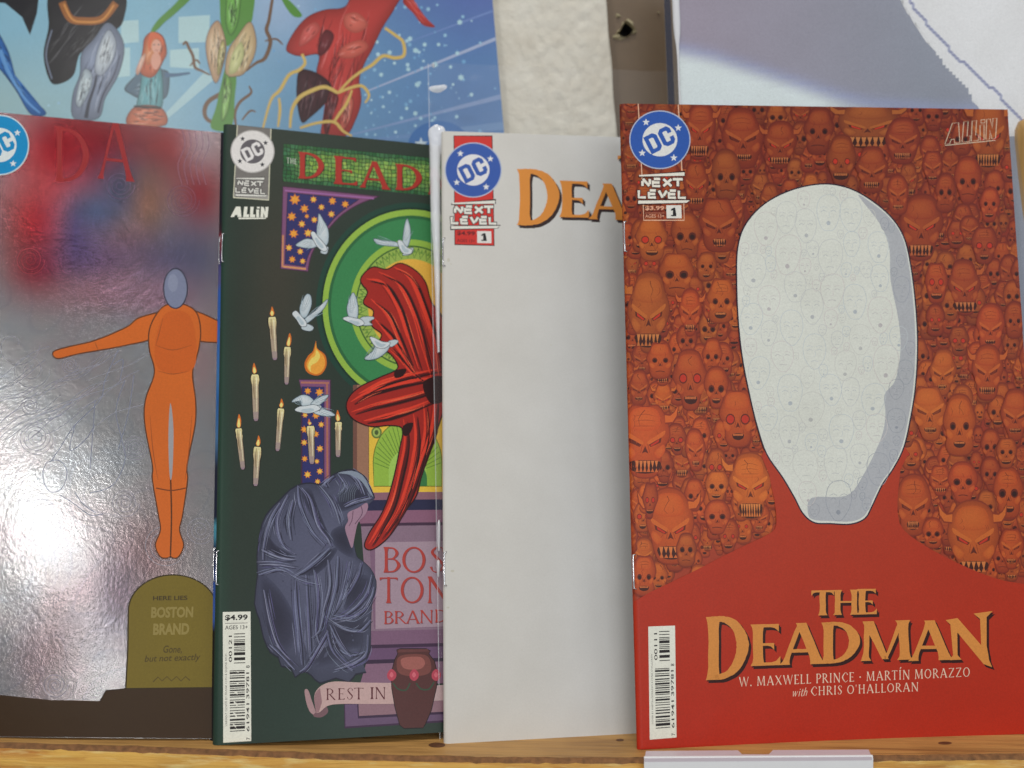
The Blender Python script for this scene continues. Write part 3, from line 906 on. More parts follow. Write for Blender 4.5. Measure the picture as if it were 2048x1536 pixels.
def poster_art(a):
    rnd = random.Random(5)
    def figure(P, e, k):
        # inked shape: dark contour, flat tint with a lighter middle, a few brush strokes along its length
        Q = catmull(P, 6); big = np.ptp(Q, axis=0).max() > 70
        if big: a.line(Q, 2.0, mixc(e, (10, 10, 20), .6), closed=True, lv=a.lv)
        a.soft(P, e, k, (-.1, -.15), .5, 6, lv=a.lv + 1)
        c = Q.mean(0); U = np.linalg.svd(Q - c)[2][0]; L = np.ptp((Q - c) @ U)
        for j in range(46 if big else 6):
            o = c + (Q[rnd.randrange(len(Q))] - c) * rnd.uniform(.1, .72)
            ln = L * rnd.uniform(.04, .16); n = np.array([-U[1], U[0]]) * ln * rnd.uniform(-.25, .25)
            P3 = [o - U * ln, o + n, o + U * ln]
            if all(in_poly(*p, Q) for p in P3):
                a.line(P3, [.3, rnd.uniform(1, 2.6), .3], mixc(e, (10, 10, 20), .45) if rnd.random() < .5 else mixc(k, (240, 240, 240), .25), 4, lv=a.lv + 2 + j % 3)
        a.up(5)
    for q in ([(242, 42), (277, 40), (278, 84), (242, 87)], [(357, 34), (420, 30), (418, 84), (357, 86)], [(232, 97), (260, 95), (260, 152), (232, 155)], [(340, 100), (398, 96), (398, 138), (340, 134)]):
        a.poly(q, (172, 203, 206))
    for x0, y0, x1, y1, w0, w1, c in ((700, 270, 1015, 190, 2, 10, (128, 150, 190)), (735, 182, 1000, 74, 3, 7, (160, 172, 200)), (800, 90, 985, 22, 1, 4, (112, 136, 188)), (690, 286, 1020, 250, 4, 16, (104, 138, 182)), (330, 235, 420, 150, 10, 24, (168, 200, 206))):
        a.line([(x0, y0), (x1, y1)], [w0, w1], c)
    a.up()
    for _ in range(170):
        x = rnd.gauss(800, 95) if rnd.random() < .75 else rnd.uniform(0, 900)
        y = rnd.uniform(5, 280)
        if 560 < x < 720 and 20 < y < 260: continue
        r = rnd.uniform(1, 4.2) * (1 if x > 690 else .7)
        a.poly(ellipse(x, y, r, r, 8), mixc((110, 160, 200), (178, 208, 218), rnd.random()))
    for _ in range(18):
        x = rnd.uniform(740, 930); y = rnd.uniform(30, 230); r = rnd.uniform(3.5, 6)
        a.poly(star(x, y, r * 1.2, 6, .6), (170, 204, 214))
    a.up()
    # dark and blue cloth shapes, left
    figure([(-20, 48), (14, 98), (33, 160), (56, 190), (92, 226), (62, 228), (32, 180), (2, 140), (-20, 120)], (29, 79, 136), (44, 111, 187))
    a.poly([(-20, -80), (86, -80), (74, 26), (60, 70), (44, 34), (10, 6), (-20, 4)], (18, 18, 26)); a.up()
    a.line([(0, 100), (20, 150), (52, 200), (80, 226)], [9, 3], (96, 150, 205), 5)
    figure([(108, -20), (240, -20), (246, 40), (222, 66), (196, 86), (160, 106), (146, 150), (118, 167), (100, 160), (88, 110), (98, 55)], (22, 22, 25), (35, 34, 39)); a.up()
    figure([(214, 46), (238, 66), (248, 100), (236, 150), (210, 196), (196, 236), (148, 236), (146, 190), (160, 150), (164, 106), (188, 78)], (99, 108, 125), (138, 149, 172)); a.up()
    figure([(216, 60), (232, 84), (226, 120), (204, 150), (190, 140), (196, 100)], (143, 152, 165), (196, 205, 209))
    figure([(168, 140), (184, 150), (180, 180), (160, 214), (152, 196)], (138, 150, 161), (189, 204, 208))
    a.line([(192, 150), (188, 175), (178, 205), (172, 236)], [3, 8], (52, 56, 70), 5)
    a.line([(240, 110), (228, 150), (206, 190), (196, 226)], [2, 4], (60, 66, 84), 5)
    a.line([(104, 60), (92, 110), (104, 158)], 3, (110, 120, 140), 5)
    a.line([(124, 4), (140, 36), (166, 42), (204, 38), (232, 6)], 15, (150, 92, 44), 6); a.up()
    a.line([(128, 8), (144, 38), (168, 44), (204, 40), (228, 10)], 4, (198, 138, 72), 6); a.up()
    # woman in a grey jacket, back turned
    figure([(276, 148), (290, 140), (326, 140), (338, 150), (334, 190), (316, 200), (284, 198), (262, 188), (250, 176)], (69, 91, 106), (97, 127, 146)); a.up()
    figure([(290, 130), (318, 130), (326, 180), (318, 222), (276, 222), (280, 180)], (72, 123, 128), (102, 168, 176))
    figure([(270, 214), (322, 216), (330, 250), (256, 250)], (152, 79, 51), (205, 111, 74)); a.up()
    a.line([(268, 213), (322, 216)], 5, (50, 44, 44))
    a.line([(330, 150), (350, 150), (380, 146)], [10, 4], (74, 104, 132), 4)
    a.line([(278, 150), (268, 170), (256, 182)], [14, 9], (78, 104, 122), 4)
    figure([(306, 64), (326, 74), (333, 104), (326, 122), (310, 150), (294, 154), (280, 140), (286, 100), (290, 76)], (157, 76, 47), (206, 106, 68)); a.up()
    figure([(300, 72), (316, 76), (312, 104), (298, 130), (290, 120), (292, 92)], (172, 98, 61), (212, 136, 87))
    figure([(272, 140), (284, 112), (292, 108), (286, 130), (276, 150)], (169, 123, 106), (211, 168, 146)); a.up()
    a.poly(ellipse(313, 93, 9.5, 14, 24), (214, 158, 136)); a.up()
    a.line([(306, 90), (311, 89)], 1.4, (90, 60, 60)); a.line([(315, 89), (320, 90)], 1.4, (90, 60, 60)); a.line([(310, 101), (317, 101)], 1.3, (160, 70, 70))
    a.blob([(300, 66), (314, 66), (326, 78), (327, 92), (320, 80), (308, 78), (302, 90), (300, 104), (296, 90)], (206, 100, 60), 5)
    a.blob([(306, 108), (318, 108), (322, 124), (312, 140), (302, 126)], (212, 152, 130), 5); a.up()
    # flowering green plant with twisting stems
    for P, wd in (([(366, 90), (372, 84), (378, 96), (386, 112), (390, 134), (404, 142), (420, 150)], 6), ([(546, -10), (538, 40), (533, 60), (541, 84), (530, 116), (512, 126), (492, 142)], 8),
                  ([(446, 252), (416, 240), (409, 222), (418, 202), (446, 184), (462, 160), (472, 150)], 9), ([(472, 252), (470, 226), (480, 204), (502, 186), (498, 172)], 6), ([(484, 240), (500, 222), (512, 224)], 4), ([(530, 82), (552, 78), (566, 90)], 4), ([(400, 128), (392, 120), (380, 132)], 4)):
        a.line(P, [wd * .7, wd, wd, wd * .45], (112, 84, 62), 5)
    a.up()
    for P in ([(302, 62), (316, 40), (346, 12), (372, -14), (384, -6), (352, 26), (330, 44), (312, 62)], [(560, -10), (580, 2), (604, 30), (590, 34), (574, 18)], [(446, -40), (506, -40), (506, 30), (496, 52), (470, 78), (454, 92), (444, 62), (440, 20)],
              [(456, 120), (472, 150), (470, 190), (462, 256), (422, 256), (432, 214), (442, 170)]):
        a.blob(P, (86, 138, 60))
    a.up()
    figure([(436, 42), (448, 70), (452, 96), (446, 130), (432, 166), (418, 132), (412, 90), (420, 58)], (168, 134, 106), (210, 183, 146))
    figure([(500, 44), (512, 78), (508, 112), (490, 144), (474, 152), (452, 148), (456, 104), (476, 72)], (169, 140, 105), (211, 191, 145)); a.up()
    figure([(446, 80), (450, 100), (444, 130), (436, 150), (436, 110)], (150, 140, 88), (204, 191, 123))
    figure([(482, 84), (488, 110), (474, 142), (458, 146), (464, 110)], (161, 163, 109), (208, 208, 151))
    figure([(458, -20), (480, -20), (476, 40), (462, 70), (452, 40)], (87, 135, 59), (121, 185, 84))
    figure([(452, 150), (462, 170), (456, 220), (444, 240), (446, 190)], (103, 143, 69), (142, 196, 97))
    a.up()
    # red cloth tossed by the wind with a gold cord
    figure([(573, 96), (590, 62), (616, 34), (650, 20), (690, 14), (716, -20), (800, -20), (790, 14), (764, 56), (744, 98), (728, 128), (718, 160), (722, 200), (712, 236), (690, 272), (644, 274), (650, 226), (656, 190), (634, 150), (638, 110), (606, 112), (584, 108)], (143, 48, 43), (196, 69, 63))
    figure([(818, -14), (836, 14), (856, 40), (870, 54), (846, 50), (826, 26), (806, 4)], (140, 42, 36), (191, 61, 54)); a.up()
    figure([(602, 140), (640, 150), (664, 176), (650, 206), (618, 236), (604, 244), (596, 214), (594, 172)], (51, 25, 29), (74, 39, 44))
    figure([(650, 60), (668, 70), (658, 98), (640, 112), (636, 92)], (79, 29, 32), (111, 44, 48))
    figure([(660, 180), (676, 196), (664, 234), (654, 270), (648, 240)], (82, 29, 30), (115, 44, 46))
    figure([(690, 90), (724, 80), (736, 96), (706, 116), (676, 112)], (163, 73, 61), (208, 103, 87)); a.up()
    figure([(690, 30), (716, 26), (736, 50), (712, 66), (690, 54)], (163, 76, 64), (208, 106, 91))
    figure([(690, 190), (706, 200), (700, 236), (684, 262), (682, 226)], (168, 80, 66), (210, 112, 93))
    figure([(606, 60), (630, 44), (640, 60), (618, 84), (598, 92)], (159, 69, 62), (207, 97, 89))
    a.up()
    for P, wd in (([(604, 108), (610, 126), (598, 140), (578, 150), (560, 180), (542, 200), (526, 256)], 7), ([(770, 56), (790, 70), (806, 84), (808, 110), (790, 116), (766, 112), (744, 130), (724, 142), (700, 160), (676, 186)], 7), ([(676, 186), (650, 174), (622, 182), (598, 196), (584, 220), (580, 256)], 8), ([(676, 186), (700, 176), (724, 172), (738, 190), (730, 206)], 6), ([(668, 244), (680, 226), (694, 206), (704, 180)], 6), ([(558, 196), (560, 220), (556, 254)], 6), ([(600, 256), (634, 246), (668, 244), (686, 262), (704, 272)], 6)):
        a.line(P, [wd * .8, wd, wd, wd * .6], (206, 176, 98), 6)
    a.up()
def poster_badge(a):
    a.poly(ellipse(878, 292, 62, 50, 48), (60, 108, 168)); a.up()
    a.poly(star(842, 288, 14, 5, .42), (190, 206, 214))
    a.poly(star(906, 286, 12, 5, .42), (190, 206, 214))
def poster():
    t = thing('wall_poster', poster_patch.c[0], 'large glossy blue poster with coloured figures on the wall behind the comics', 'poster')
    sh = grid_cover('poster_sheet', poster_patch, M_POSTER, poster_cols, t, 90, 90)
    slab('poster_backing', poster_patch, 0.0005, .9995, 0.0005, .9995, -.0002, -.0007, M_PAGES, t)
    A = Art(poster_patch); poster_art(A); B = Art(poster_patch); poster_badge(B)
    pack([A, B])
    A.build('poster_print', M_POSTER, sh); B.build('publisher_badge', M_POSTER, sh)
poster()

# ------------------------------------------------------------------ bagged magazine, top right
MAG = solve_patch((1412, 1426), (2232, 1424), (1350, -90), (2156, -84), (0, 0), 0.0, .335)
def mag_cols(U, V, px):
    x, y = px[:, 0], px[:, 1]
    base = np.array(S((150, 141, 156)))[None, :]; right = np.array(S((140, 145, 158)))[None, :]
    t = np.clip((x - 1400) / 450, 0, 1)[:, None]
    c = base * (1 - t) + right * t
    yb = np.interp(x, [1330, 1361, 1427, 1498, 1569, 1640, 1697, 1746, 1900], [97, 103, 117, 139, 162, 185, 202, 212, 225])
    s = np.clip((y - yb) / 34 + .35, 0, 1); s = s * s * (3 - 2 * s)
    pale = np.array(S((212, 224, 230)))[None, :]; blue = np.array(S((150, 160, 200)))[None, :]
    fade = np.clip((1800 - x) / 160, 0, 1)
    g = (np.exp(-((y - yb + 4) / 14) ** 2) * .6)[:, None]
    c = c * (1 - g) + blue * g
    k = (s * fade)[:, None]
    c = c * (1 - k) + pale * k
    return c
def stair(P, st=6.5):
    P = catmull(P, 30, False); out = []
    lx = None
    for x, y in P:
        qx = round(x / st) * st; qy = round(y / st) * st
        if lx is not None and (qx, qy) == lx: continue
        if lx is not None: out.append((qx, lx[1]))
        out.append((qx, qy)); lx = (qx, qy)
    return out
def mag_art(a):
    low = stair([(1770, -80), (1803, 0), (1818, 28), (1846, 68), (1875, 110), (1903, 146), (1935, 181), (1960, 219), (2010, 270)])
    a.poly(low + [(2150, 270), (2150, -80)], (226, 224, 234)); a.up()
    up = stair([(1786, -60), (1818, 0), (1853, 46), (1889, 89), (1924, 124), (1960, 156), (1995, 188), (2034, 231), (2070, 262)])
    n = 0
    for (x0, y0), (x1, y1) in zip(up, up[1:]):
        n += 1
        a.line([(x0, y0), (x1 + .01, y1 + .01)], 5.5, (138, 142, 172) if n % 2 else (160, 164, 188), lv=a.lv + n % 2)
    a.up(2)
def magazine():
    t = thing('bagged_magazine', MAG.c[0], 'lilac grey magazine with pale pixelated arc, in a clear sleeve behind the orange cover', 'magazine')
    fc = grid_cover('front_cover', MAG, M_PRINT, mag_cols, t, 60, 120)
    slab('pages', MAG, .002, .998, .002, .998, -.0001, -.003, M_PAGES, t)
    A = Art(MAG); mag_art(A); pack([A]); A.build('cover_print', M_PRINT, fc)
    # clear sleeve: a front film, wider than the magazine, and a side seam coloured white in place of its glare
    sl = slab('clear_sleeve', MAG, -.034, 1.02, -.0, 1.03, .0012, .00135, M_FILM, t, 16)
    slab('sleeve_margin', MAG, -.0335, -.018, .0, 1.029, .0016, .0018, M_MARGIN_REFLECTION, sl, 16)  # added dark strip, paints the reflection along the sleeve's margin
    vs = np.linspace(.02, 1.0, 60); V, Fc, n = [], [], 10
    for v in vs:
        wgt = min(1.0, max(.0, (v - .86) / .03)) * .0011 + .0004
        c = MAG.at(-.004 - .0 * v, v, .0012)
        ux = MAG.at(.001, v) - MAG.at(0, v); ux /= np.linalg.norm(ux)
        for k in range(n):
            a = 2 * math.pi * k / n
            V.append(c + ux * wgt * 1.1 * math.cos(a) + MAG.n * wgt * .7 * math.sin(a))
    for i in range(len(vs) - 1):
        for k in range(n): Fc.append((i * n + k, i * n + (k + 1) % n, (i + 1) * n + (k + 1) % n, (i + 1) * n + k))
    mk('sleeve_glare_seam', V, Fc, M_GLARE, sl, True)
magazine()

# ------------------------------------------------------------------ comic 1: foil cover with orange peg figure
P1 = solve_patch((-139, 1472), (640, 1479), (-86, 217), (660, 285), (.003, 0), 0.02)
foil_cols = lin_blobs((150, 149, 152), [
    (120, 300, 95, 95, (148, 26, 36), 1.0), (330, 300, 70, 60, (160, 40, 44), .8), (400, 390, 40, 60, (158, 34, 40), .9), (200, 300, 60, 60, (140, 26, 36), .9),
    (75, 450, 60, 70, (165, 30, 34), .95), (80, 540, 45, 38, (150, 22, 36), .95),
    (250, 375, 48, 45, (74, 82, 108), .95), (195, 430, 55, 38, (66, 84, 112), .95), (150, 470, 14, 40, (48, 56, 98), .7), (300, 420, 26, 60, (150, 112, 90), .9), (255, 480, 40, 30, (130, 92, 84), .8),
    (330, 520, 70, 45, (96, 88, 116), .8), (390, 520, 50, 60, (90, 94, 124), .7), (200, 530, 70, 40, (104, 70, 100), .8), (160, 500, 40, 40, (78, 66, 108), .7),
    (200, 590, 90, 30, (160, 112, 124), .7), (330, 600, 60, 40, (150, 110, 130), .6), (405, 720, 30, 60, (170, 126, 128), .5),
    (405, 280, 26, 40, (180, 172, 182), .6), (300, 1110, 60, 70, (140, 108, 106), .7), (240, 1190, 60, 100, (60, 50, 64), .85), (120, 1250, 60, 100, (84, 68, 72), .7), (60, 1330, 40, 60, (112, 80, 88), .5)])  # lower dark blobs paint the dark room reflection into the foil colour
def ghost(a, c=(150, 152, 172)):
    """thin blue pencil lines of the drawing under the foil"""
    rnd = random.Random(12)
    def sp(x, y, r, turns):
        t = np.linspace(0, turns * 2 * math.pi, int(26 * turns)); rr = r * (1 - t / t[-1] * .9)
        return np.stack([x + rr * np.cos(t), y + rr * np.sin(t)], -1)
    for x, y, r, tn in ((60, 740, 40, 2), (72, 875, 36, 4), (60, 810, 20, 3), (270, 895, 26, 4), (250, 1005, 30, 3), (330, 1090, 44, 4), (140, 730, 18, 3), (30, 690, 50, 1), (400, 1060, 30, 3), (110, 1370, 26, 3), (365, 400, 34, 4), (240, 370, 30, 3), (60, 520, 30, 3)):
        a.line(sp(x, y, r, tn), .9, jit((142, 140, 152) if y > 600 else ((128, 44, 54) if x < 230 else (104, 84, 104)), 6))
    for k in range(26):
        x = rnd.uniform(-60, 200); y = rnd.uniform(760, 900); L = rnd.uniform(80, 190)
        P = [(x + L * q, y - L * .55 * q + 8 * math.sin(q * 5 + k)) for q in np.linspace(0, 1, 8)]
        a.line(P, .9, jit((142, 143, 156), 8), lv=a.lv + k % 3)
    # empty folded cloak
    for P in ([(236, 700), (210, 760), (200, 800), (150, 850), (130, 880), (104, 920)], [(250, 760), (232, 820), (244, 880), (250, 920), (226, 970), (180, 986)], [(150, 850), (140, 900), (170, 880), (190, 850)], [(190, 800), (186, 860), (180, 940)], [(226, 730), (246, 720), (240, 760)], [(268, 750), (256, 830), (236, 900)], [(86, 940), (96, 924), (120, 922), (134, 944), (124, 976), (102, 984), (88, 966), (86, 940)], [(120, 990), (146, 1006), (180, 1030), (206, 1028)], [(150, 985), (166, 1008), (192, 1026)]):
        a.line(P, 1.3, (120, 125, 146), 6)
    for x0 in (362, 374, 386, 398, 410):
        a.line([(x0, 250), (x0 + 8, 290), (x0 - 6, 330), (x0 + 2, 370)], 1.0, (126, 100, 118), 6)
    a.up(3)
def foil_letters(a):
    for ch, x0, x1, yt, yb in (('D', 104, 186, 252, 362), ('A', 190, 270, 236, 356)):
        letter(a, ch, x0, x1, yt, yb, (146, 38, 40), .6, slope=.1); a.up()
def foil_art(a):
    # brown earth at the foot
    a.poly([(-160, 1388), (0, 1390), (100, 1400), (200, 1402), (212, 1381), (246, 1378), (420, 1374), (680, 1380), (700, 1520), (-180, 1520)], (54, 36, 16)); a.up()
    a.line([(200, 1402), (212, 1381), (246, 1378), (270, 1374)], 2, (40, 30, 24)); a.up()
    # gravestone
    arc = lambda d: [(346 + (88 + d) * math.cos(t), 1222 - (71 + d) * math.sin(t)) for t in np.linspace(math.pi, 0, 32)]
    a.poly([(250, 1378), (254, 1300)] + arc(2.5) + [(440, 1300), (441, 1376)], (50, 40, 16)); a.up()
    a.poly([(253, 1376), (257, 1300)] + arc(0) + [(437, 1300), (438, 1374)], (112, 96, 30)); a.up()
    sans(a, 'HERE LIES', (306, 1201), (69, -1), (0, -9), (66, 54, 24), .03)
    sans(a, 'BOSTON', (302, 1236), (84, -1), (1, -22), (138, 122, 66), .04)
    sans(a, 'BRAND', (306, 1270), (72, -1), (1, -23), (138, 122, 66), .04)
    sans(a, 'Gone,', (325, 1308), (38, 0), (3, -17), (72, 58, 24), .01)
    sans(a, 'but not exactly', (288, 1328), (110, -4), (4, -17), (72, 58, 24), .01)
    a.line([(306, 1364), (316, 1354), (324, 1362), (334, 1353), (343, 1362), (353, 1353), (362, 1362), (371, 1353), (380, 1361)], 1.8, (74, 60, 26))
    a.up()
def foil_figure(a):
    """plain jointless peg doll: grey oval on an orange body, arms out"""
    dk, og = (84, 46, 22), (196, 96, 30)
    body = [(316, 626), (336, 610), (368, 610), (392, 626), (400, 660), (396, 700), (384, 745), (390, 800), (389, 850), (373, 930), (374, 960), (364, 1030), (358, 1060), (366, 1090), (356, 1113), (343, 1113), (341, 1100), (339, 1113), (322, 1113), (312, 1090), (322, 1060), (318, 1030), (306, 960), (306, 930), (291, 850), (292, 800), (310, 745), (300, 700), (300, 660)]
    arm = [(330, 628), (280, 636), (252, 656), (190, 682), (140, 694), (108, 704), (116, 716), (160, 706), (250, 690), (310, 672)]
    arm2 = [(380, 624), (430, 640), (470, 664), (540, 690), (540, 706), (450, 686), (390, 676)]
    for P in (arm, arm2, body):
        c = np.mean(P, axis=0); Q = catmull(P, 6)
        a.line(Q, 5, dk, closed=True); a.up()
        a.poly(Q, og); a.up()
    a.blob([(330, 628), (376, 628), (392, 680), (384, 740), (320, 740), (310, 690)], (190, 88, 26)); a.up()
    a.blob([(341, 806), (347, 860), (345, 940), (341, 960), (338, 930), (337, 860)], (150, 148, 150), 5)
    a.line([(341, 950), (343, 1030), (341, 1110)], 3, (84, 44, 18), 5)
    a.line([(312, 976), (342, 981), (372, 976)], 2.4, (110, 54, 22), 5)
    for L_ in ([(310, 690), (345, 700), (384, 690)], [(316, 742), (346, 748), (378, 742)], [(300, 830), (306, 900), (316, 960)], [(384, 830), (378, 900), (370, 960)], [(190, 684), (196, 700)], [(326, 636), (318, 668), (312, 690)]): a.line(L_, [.5, 2, .5], (150, 72, 26), 5)
    a.up()
    a.poly(ellipse(351, 577, 25, 41, 40), (44, 44, 60)); a.up()
    a.poly(ellipse(351, 577, 22.5, 38.5, 40), (116, 122, 146)); a.up()
    a.poly(ellipse(346, 566, 10, 18, 24), (128, 134, 156))
def foil_badge(a):
    badge(a, 0, 290, 56, 58, (0, 130, 184), (190, 210, 214), (205, 214, 214), (206, 214, 214), (0, 130, 184))
M_INK = print_mat('ink_on_foil', 0.42, 0.28, 0.08)
comic('foil_comic', P1, 'silver foil cover with an orange figure over a gravestone, leftmost comic', M_FOIL, foil_cols,
      [('pencil_drawing', ghost, M_INK), ('title_lettering', foil_letters, M_INK), ('gravestone', foil_art, M_INK), ('orange_figure', foil_figure, M_INK), ('publisher_badge', foil_badge, M_INK)], (.77, .23))

# ------------------------------------------------------------------ comic 2: green stained-glass cover, and the copy behind it
P2 = solve_patch((425, 1491), (1165, 1447), (447, 247), (1172, 322), (.0085, 0), 0.016)
P5 = solve_patch((419, 1487), (1150, 1443), (441, 258), (1160, 326), (.0085, 0), 0.016)
sh5 = P5.n * -.0022
P5 = Patch(P5.c[0] + sh5, P5.c[1] + sh5, P5.c[2] + sh5, P5.c[3] + sh5, P5.bow, P5.spine, P5.thick)
def hid_cols(U, V, px):
    y = px[:, 1]
    st = [(200, (26, 24, 34)), (460, (28, 24, 36)), (475, (150, 40, 50)), (505, (120, 40, 60)), (515, (70, 66, 110)), (570, (80, 80, 130)), (585, (40, 90, 170)), (660, (50, 100, 180)), (760, (60, 116, 170)), (800, (40, 96, 160)), (880, (70, 110, 150)), (935, (30, 34, 50)), (1040, (28, 34, 54)), (1060, (90, 170, 190)), (1090, (40, 60, 90)), (1110, (24, 26, 36)), (1150, (50, 80, 150)), (1240, (60, 90, 160)), (1260, (30, 26, 20)), (1500, (24, 22, 24))]
    C = np.array([S(c) for _, c in st]); Y = [s[0] for s in st]
    return np.stack([np.interp(y, Y, C[:, k]) for k in range(3)] + [np.ones(len(y))], -1)
comic('blue_comic', P5, 'dark blue comic almost hidden behind the green cover, only its spine showing', M_PRINT, hid_cols, [], (.775, .255))

green_cols = lin_blobs((40, 52, 44), [(520, 600, 60, 240, (54, 56, 46), .6), (560, 560, 40, 120, (62, 56, 46), .6), (470, 420, 30, 200, (34, 48, 42), .5), (640, 1440, 200, 100, (40, 58, 50), .6), (440, 800, 12, 700, (32, 66, 52), .6)])
def z1(x, y): return (410 + x / 4.173, 230 + y / 4.173)
def z2(x, y): return (410 + x / 4.173, 540 + y / 4.173)
def z3(x, y): return (410 + x / 4.173, 860 + y / 4.173)
def z4(x, y): return (410 + x / 4.173, 1168 + y / 4.173)
def green_strip(a):
    a.poly([(474, 246), (543, 254), (538, 401), (466, 396)], (196, 194, 170)); a.up()
    a.poly([(476, 246), (541, 254), (536, 399), (468, 394)], (112, 108, 104)); a.up()
    a.poly([(468, 385), (537, 391), (536, 399), (468, 394)], (150, 146, 140)); a.up()
    badge(a, 505, 303, 42, 41, (214, 210, 206), (168, 164, 160), (40, 40, 48), (92, 88, 92), (216, 212, 210))
    a.up()
    next_level(a, 471, 535, 352, 392, (206, 204, 196), (70, 68, 66), 3.0, .055); a.up()
    all_in(a, 461, 537, 413, 434, (222, 220, 206), None, .01); a.up()
def green_title(a):
    rnd = random.Random(9)
    TL, TR, BR, BL = [np.array(p) for p in ((567, 287), (1150, 344), (1150, 420), (565, 363))]
    q = lambda u, v: TL * (1 - u) * (1 - v) + TR * u * (1 - v) + BL * (1 - u) * v + BR * u * v
    a.poly([TL, TR, BR, BL], (26, 40, 28)); a.up()
    nu_, nv_ = 78, 10
    jx = [[(rnd.uniform(-.3, .3), rnd.uniform(-.25, .25)) for _ in range(nu_ + 1)] for _ in range(nv_ + 1)]
    for j in range(nv_):
        for i in range(nu_):
            def pt(ii, jj):
                d = jx[jj][ii] if 0 < jj < nv_ else (jx[jj][ii][0], 0)
                return q(min(1, max(0, (ii + d[0]) / nu_)), (jj + d[1]) / nv_)
            P = np.array([pt(i, j), pt(i + 1, j), pt(i + 1, j + 1), pt(i, j + 1)]); c = P.mean(0)
            P = c + (P - c) * .84
            edge = min(1, min(j, nv_ - 1 - j) / 2.5) * min(1, max(0, (i - 1) / 7))
            col = mixc((48, 98, 58), (140, 172, 74), edge * rnd.uniform(.55, 1.0))
            a.poly(P, jit(col, 14))
    a.up()
    for ch, x0, x1, yt, yb in (('D', 594, 652, 303, 356), ('E', 664, 716, 311, 367), ('A', 716, 780, 320, 374), ('D', 788, 848, 327, 379), ('M', 852, 930, 334, 388), ('A', 930, 992, 342, 394), ('N', 996, 1064, 348, 400)):
        for dx, dy, cc in ((1.3, 1.3, (60, 24, 20)), (0, 0, (160, 44, 34))):
            letter(a, ch, x0, x1, yt, yb, cc, .82, 0, dx, dy, .09); a.up()
    words(a, 'THE', 573, 326, 594, 329, 11, (196, 200, 186), .8)
    a.up()
def sky_panel(a, outer, inner, stars, ysplit):
    lv = a.lv
    a.poly(outer, (120, 74, 110)); a.up()
    c = np.mean(outer, axis=0)
    a.line(outer, 2.2, (66, 40, 60), closed=True); a.up()
    a.poly(inner, (44, 44, 96)); a.up()
    a.line(inner, 1.6, (60, 36, 56), closed=True); a.up()
    for x, y, r, k in stars:
        a.poly(star(x, y, r, 7, .58), (196, 112, 44)); a.up(0)
        a.poly(star(x, y, r * .72, 7, .58), (226, 176, 74) if k else (222, 150, 54), lv=a.lv + 1)
    a.up(2)
def green_panels(a):
    T_out = [(566, 373)] + list(catmull([(760, 393), (721, 407), (685, 429), (657, 458), (640, 480), (626, 503), (620, 520), (616, 543)], 4, False)) + [(561, 537)]
    T_in = [(575, 385)] + list(catmull([(718, 399), (690, 418), (668, 437), (647, 464), (628, 490), (616, 512), (610, 533)], 4, False)) + [(570, 528)]
    st = [(750, 705, 55, 0), (905, 705, 36, 1), (1063, 718, 40, 0), (1170, 745, 38, 0), (972, 770, 34, 1), (830, 782, 44, 0), (724, 848, 46, 0), (1055, 828, 36, 1), (850, 845, 24, 0), (912, 875, 34, 1), (808, 910, 38, 1), (860, 985, 42, 1), (740, 990, 46, 0), (700, 1108, 36, 1), (795, 1140, 34, 1), (728, 1205, 36, 0), (815, 1220, 32, 1)]
    sky_panel(a, T_out, T_in, [(*z1(x, y), r / 4.6, k) for x, y, r, k in st], 0)
    a.line([(570, 381), (748, 397)], 3, (150, 96, 150)); a.line([(566, 470), (565, 534)], 4, (186, 124, 92)); a.line([(566, 533), (612, 538)], 4, (196, 136, 92)); a.up()
    I_out = [(598, 759), (661, 760), (660, 1000), (603, 1000), (603, 782)]
    I_in = [(604, 773), (648, 774), (648, 1000), (604, 1000)]
    st2 = [(858, 1010, 36, 0), (955, 1020, 42, 0), (835, 1210, 30, 1), (925, 1215, 36, 0), (970, 1290, 32, 1), (828, 1330, 36, 0), (925, 1370, 34, 0), (828, 1440, 34, 1), (960, 1490, 34, 1)]
    s2 = [(*z2(x, y), r / 4.6, k) for x, y, r, k in st2] + [(*z3(x, y), r / 4.6, k) for x, y, r, k in ((958, 158, 34, 1), (832, 240, 32, 0), (934, 262, 28, 1), (856, 372, 38, 1), (958, 345, 34, 1), (940, 430, 30, 1))]
    sky_panel(a, I_out, I_in, s2, 0)
    a.line([(654, 768), (655, 990)], 4, (160, 100, 84)); a.line([(602, 765), (658, 766)], 4, (164, 104, 90)); a.up()
    # flame over the pillar
    a.blob([(632, 682), (634, 696), (650, 710), (653, 730), (644, 747), (630, 751), (614, 744), (609, 728), (616, 712), (626, 702)], (196, 104, 30)); a.up()
    a.blob([(632, 686), (634, 698), (647, 712), (650, 730), (642, 744), (630, 748), (617, 741), (613, 728), (620, 714), (628, 704)], (226, 152, 56)); a.up()
    a.blob([(633, 700), (640, 712), (634, 724), (622, 732), (622, 744), (616, 732), (622, 718), (630, 712)], (238, 196, 96)); a.up()
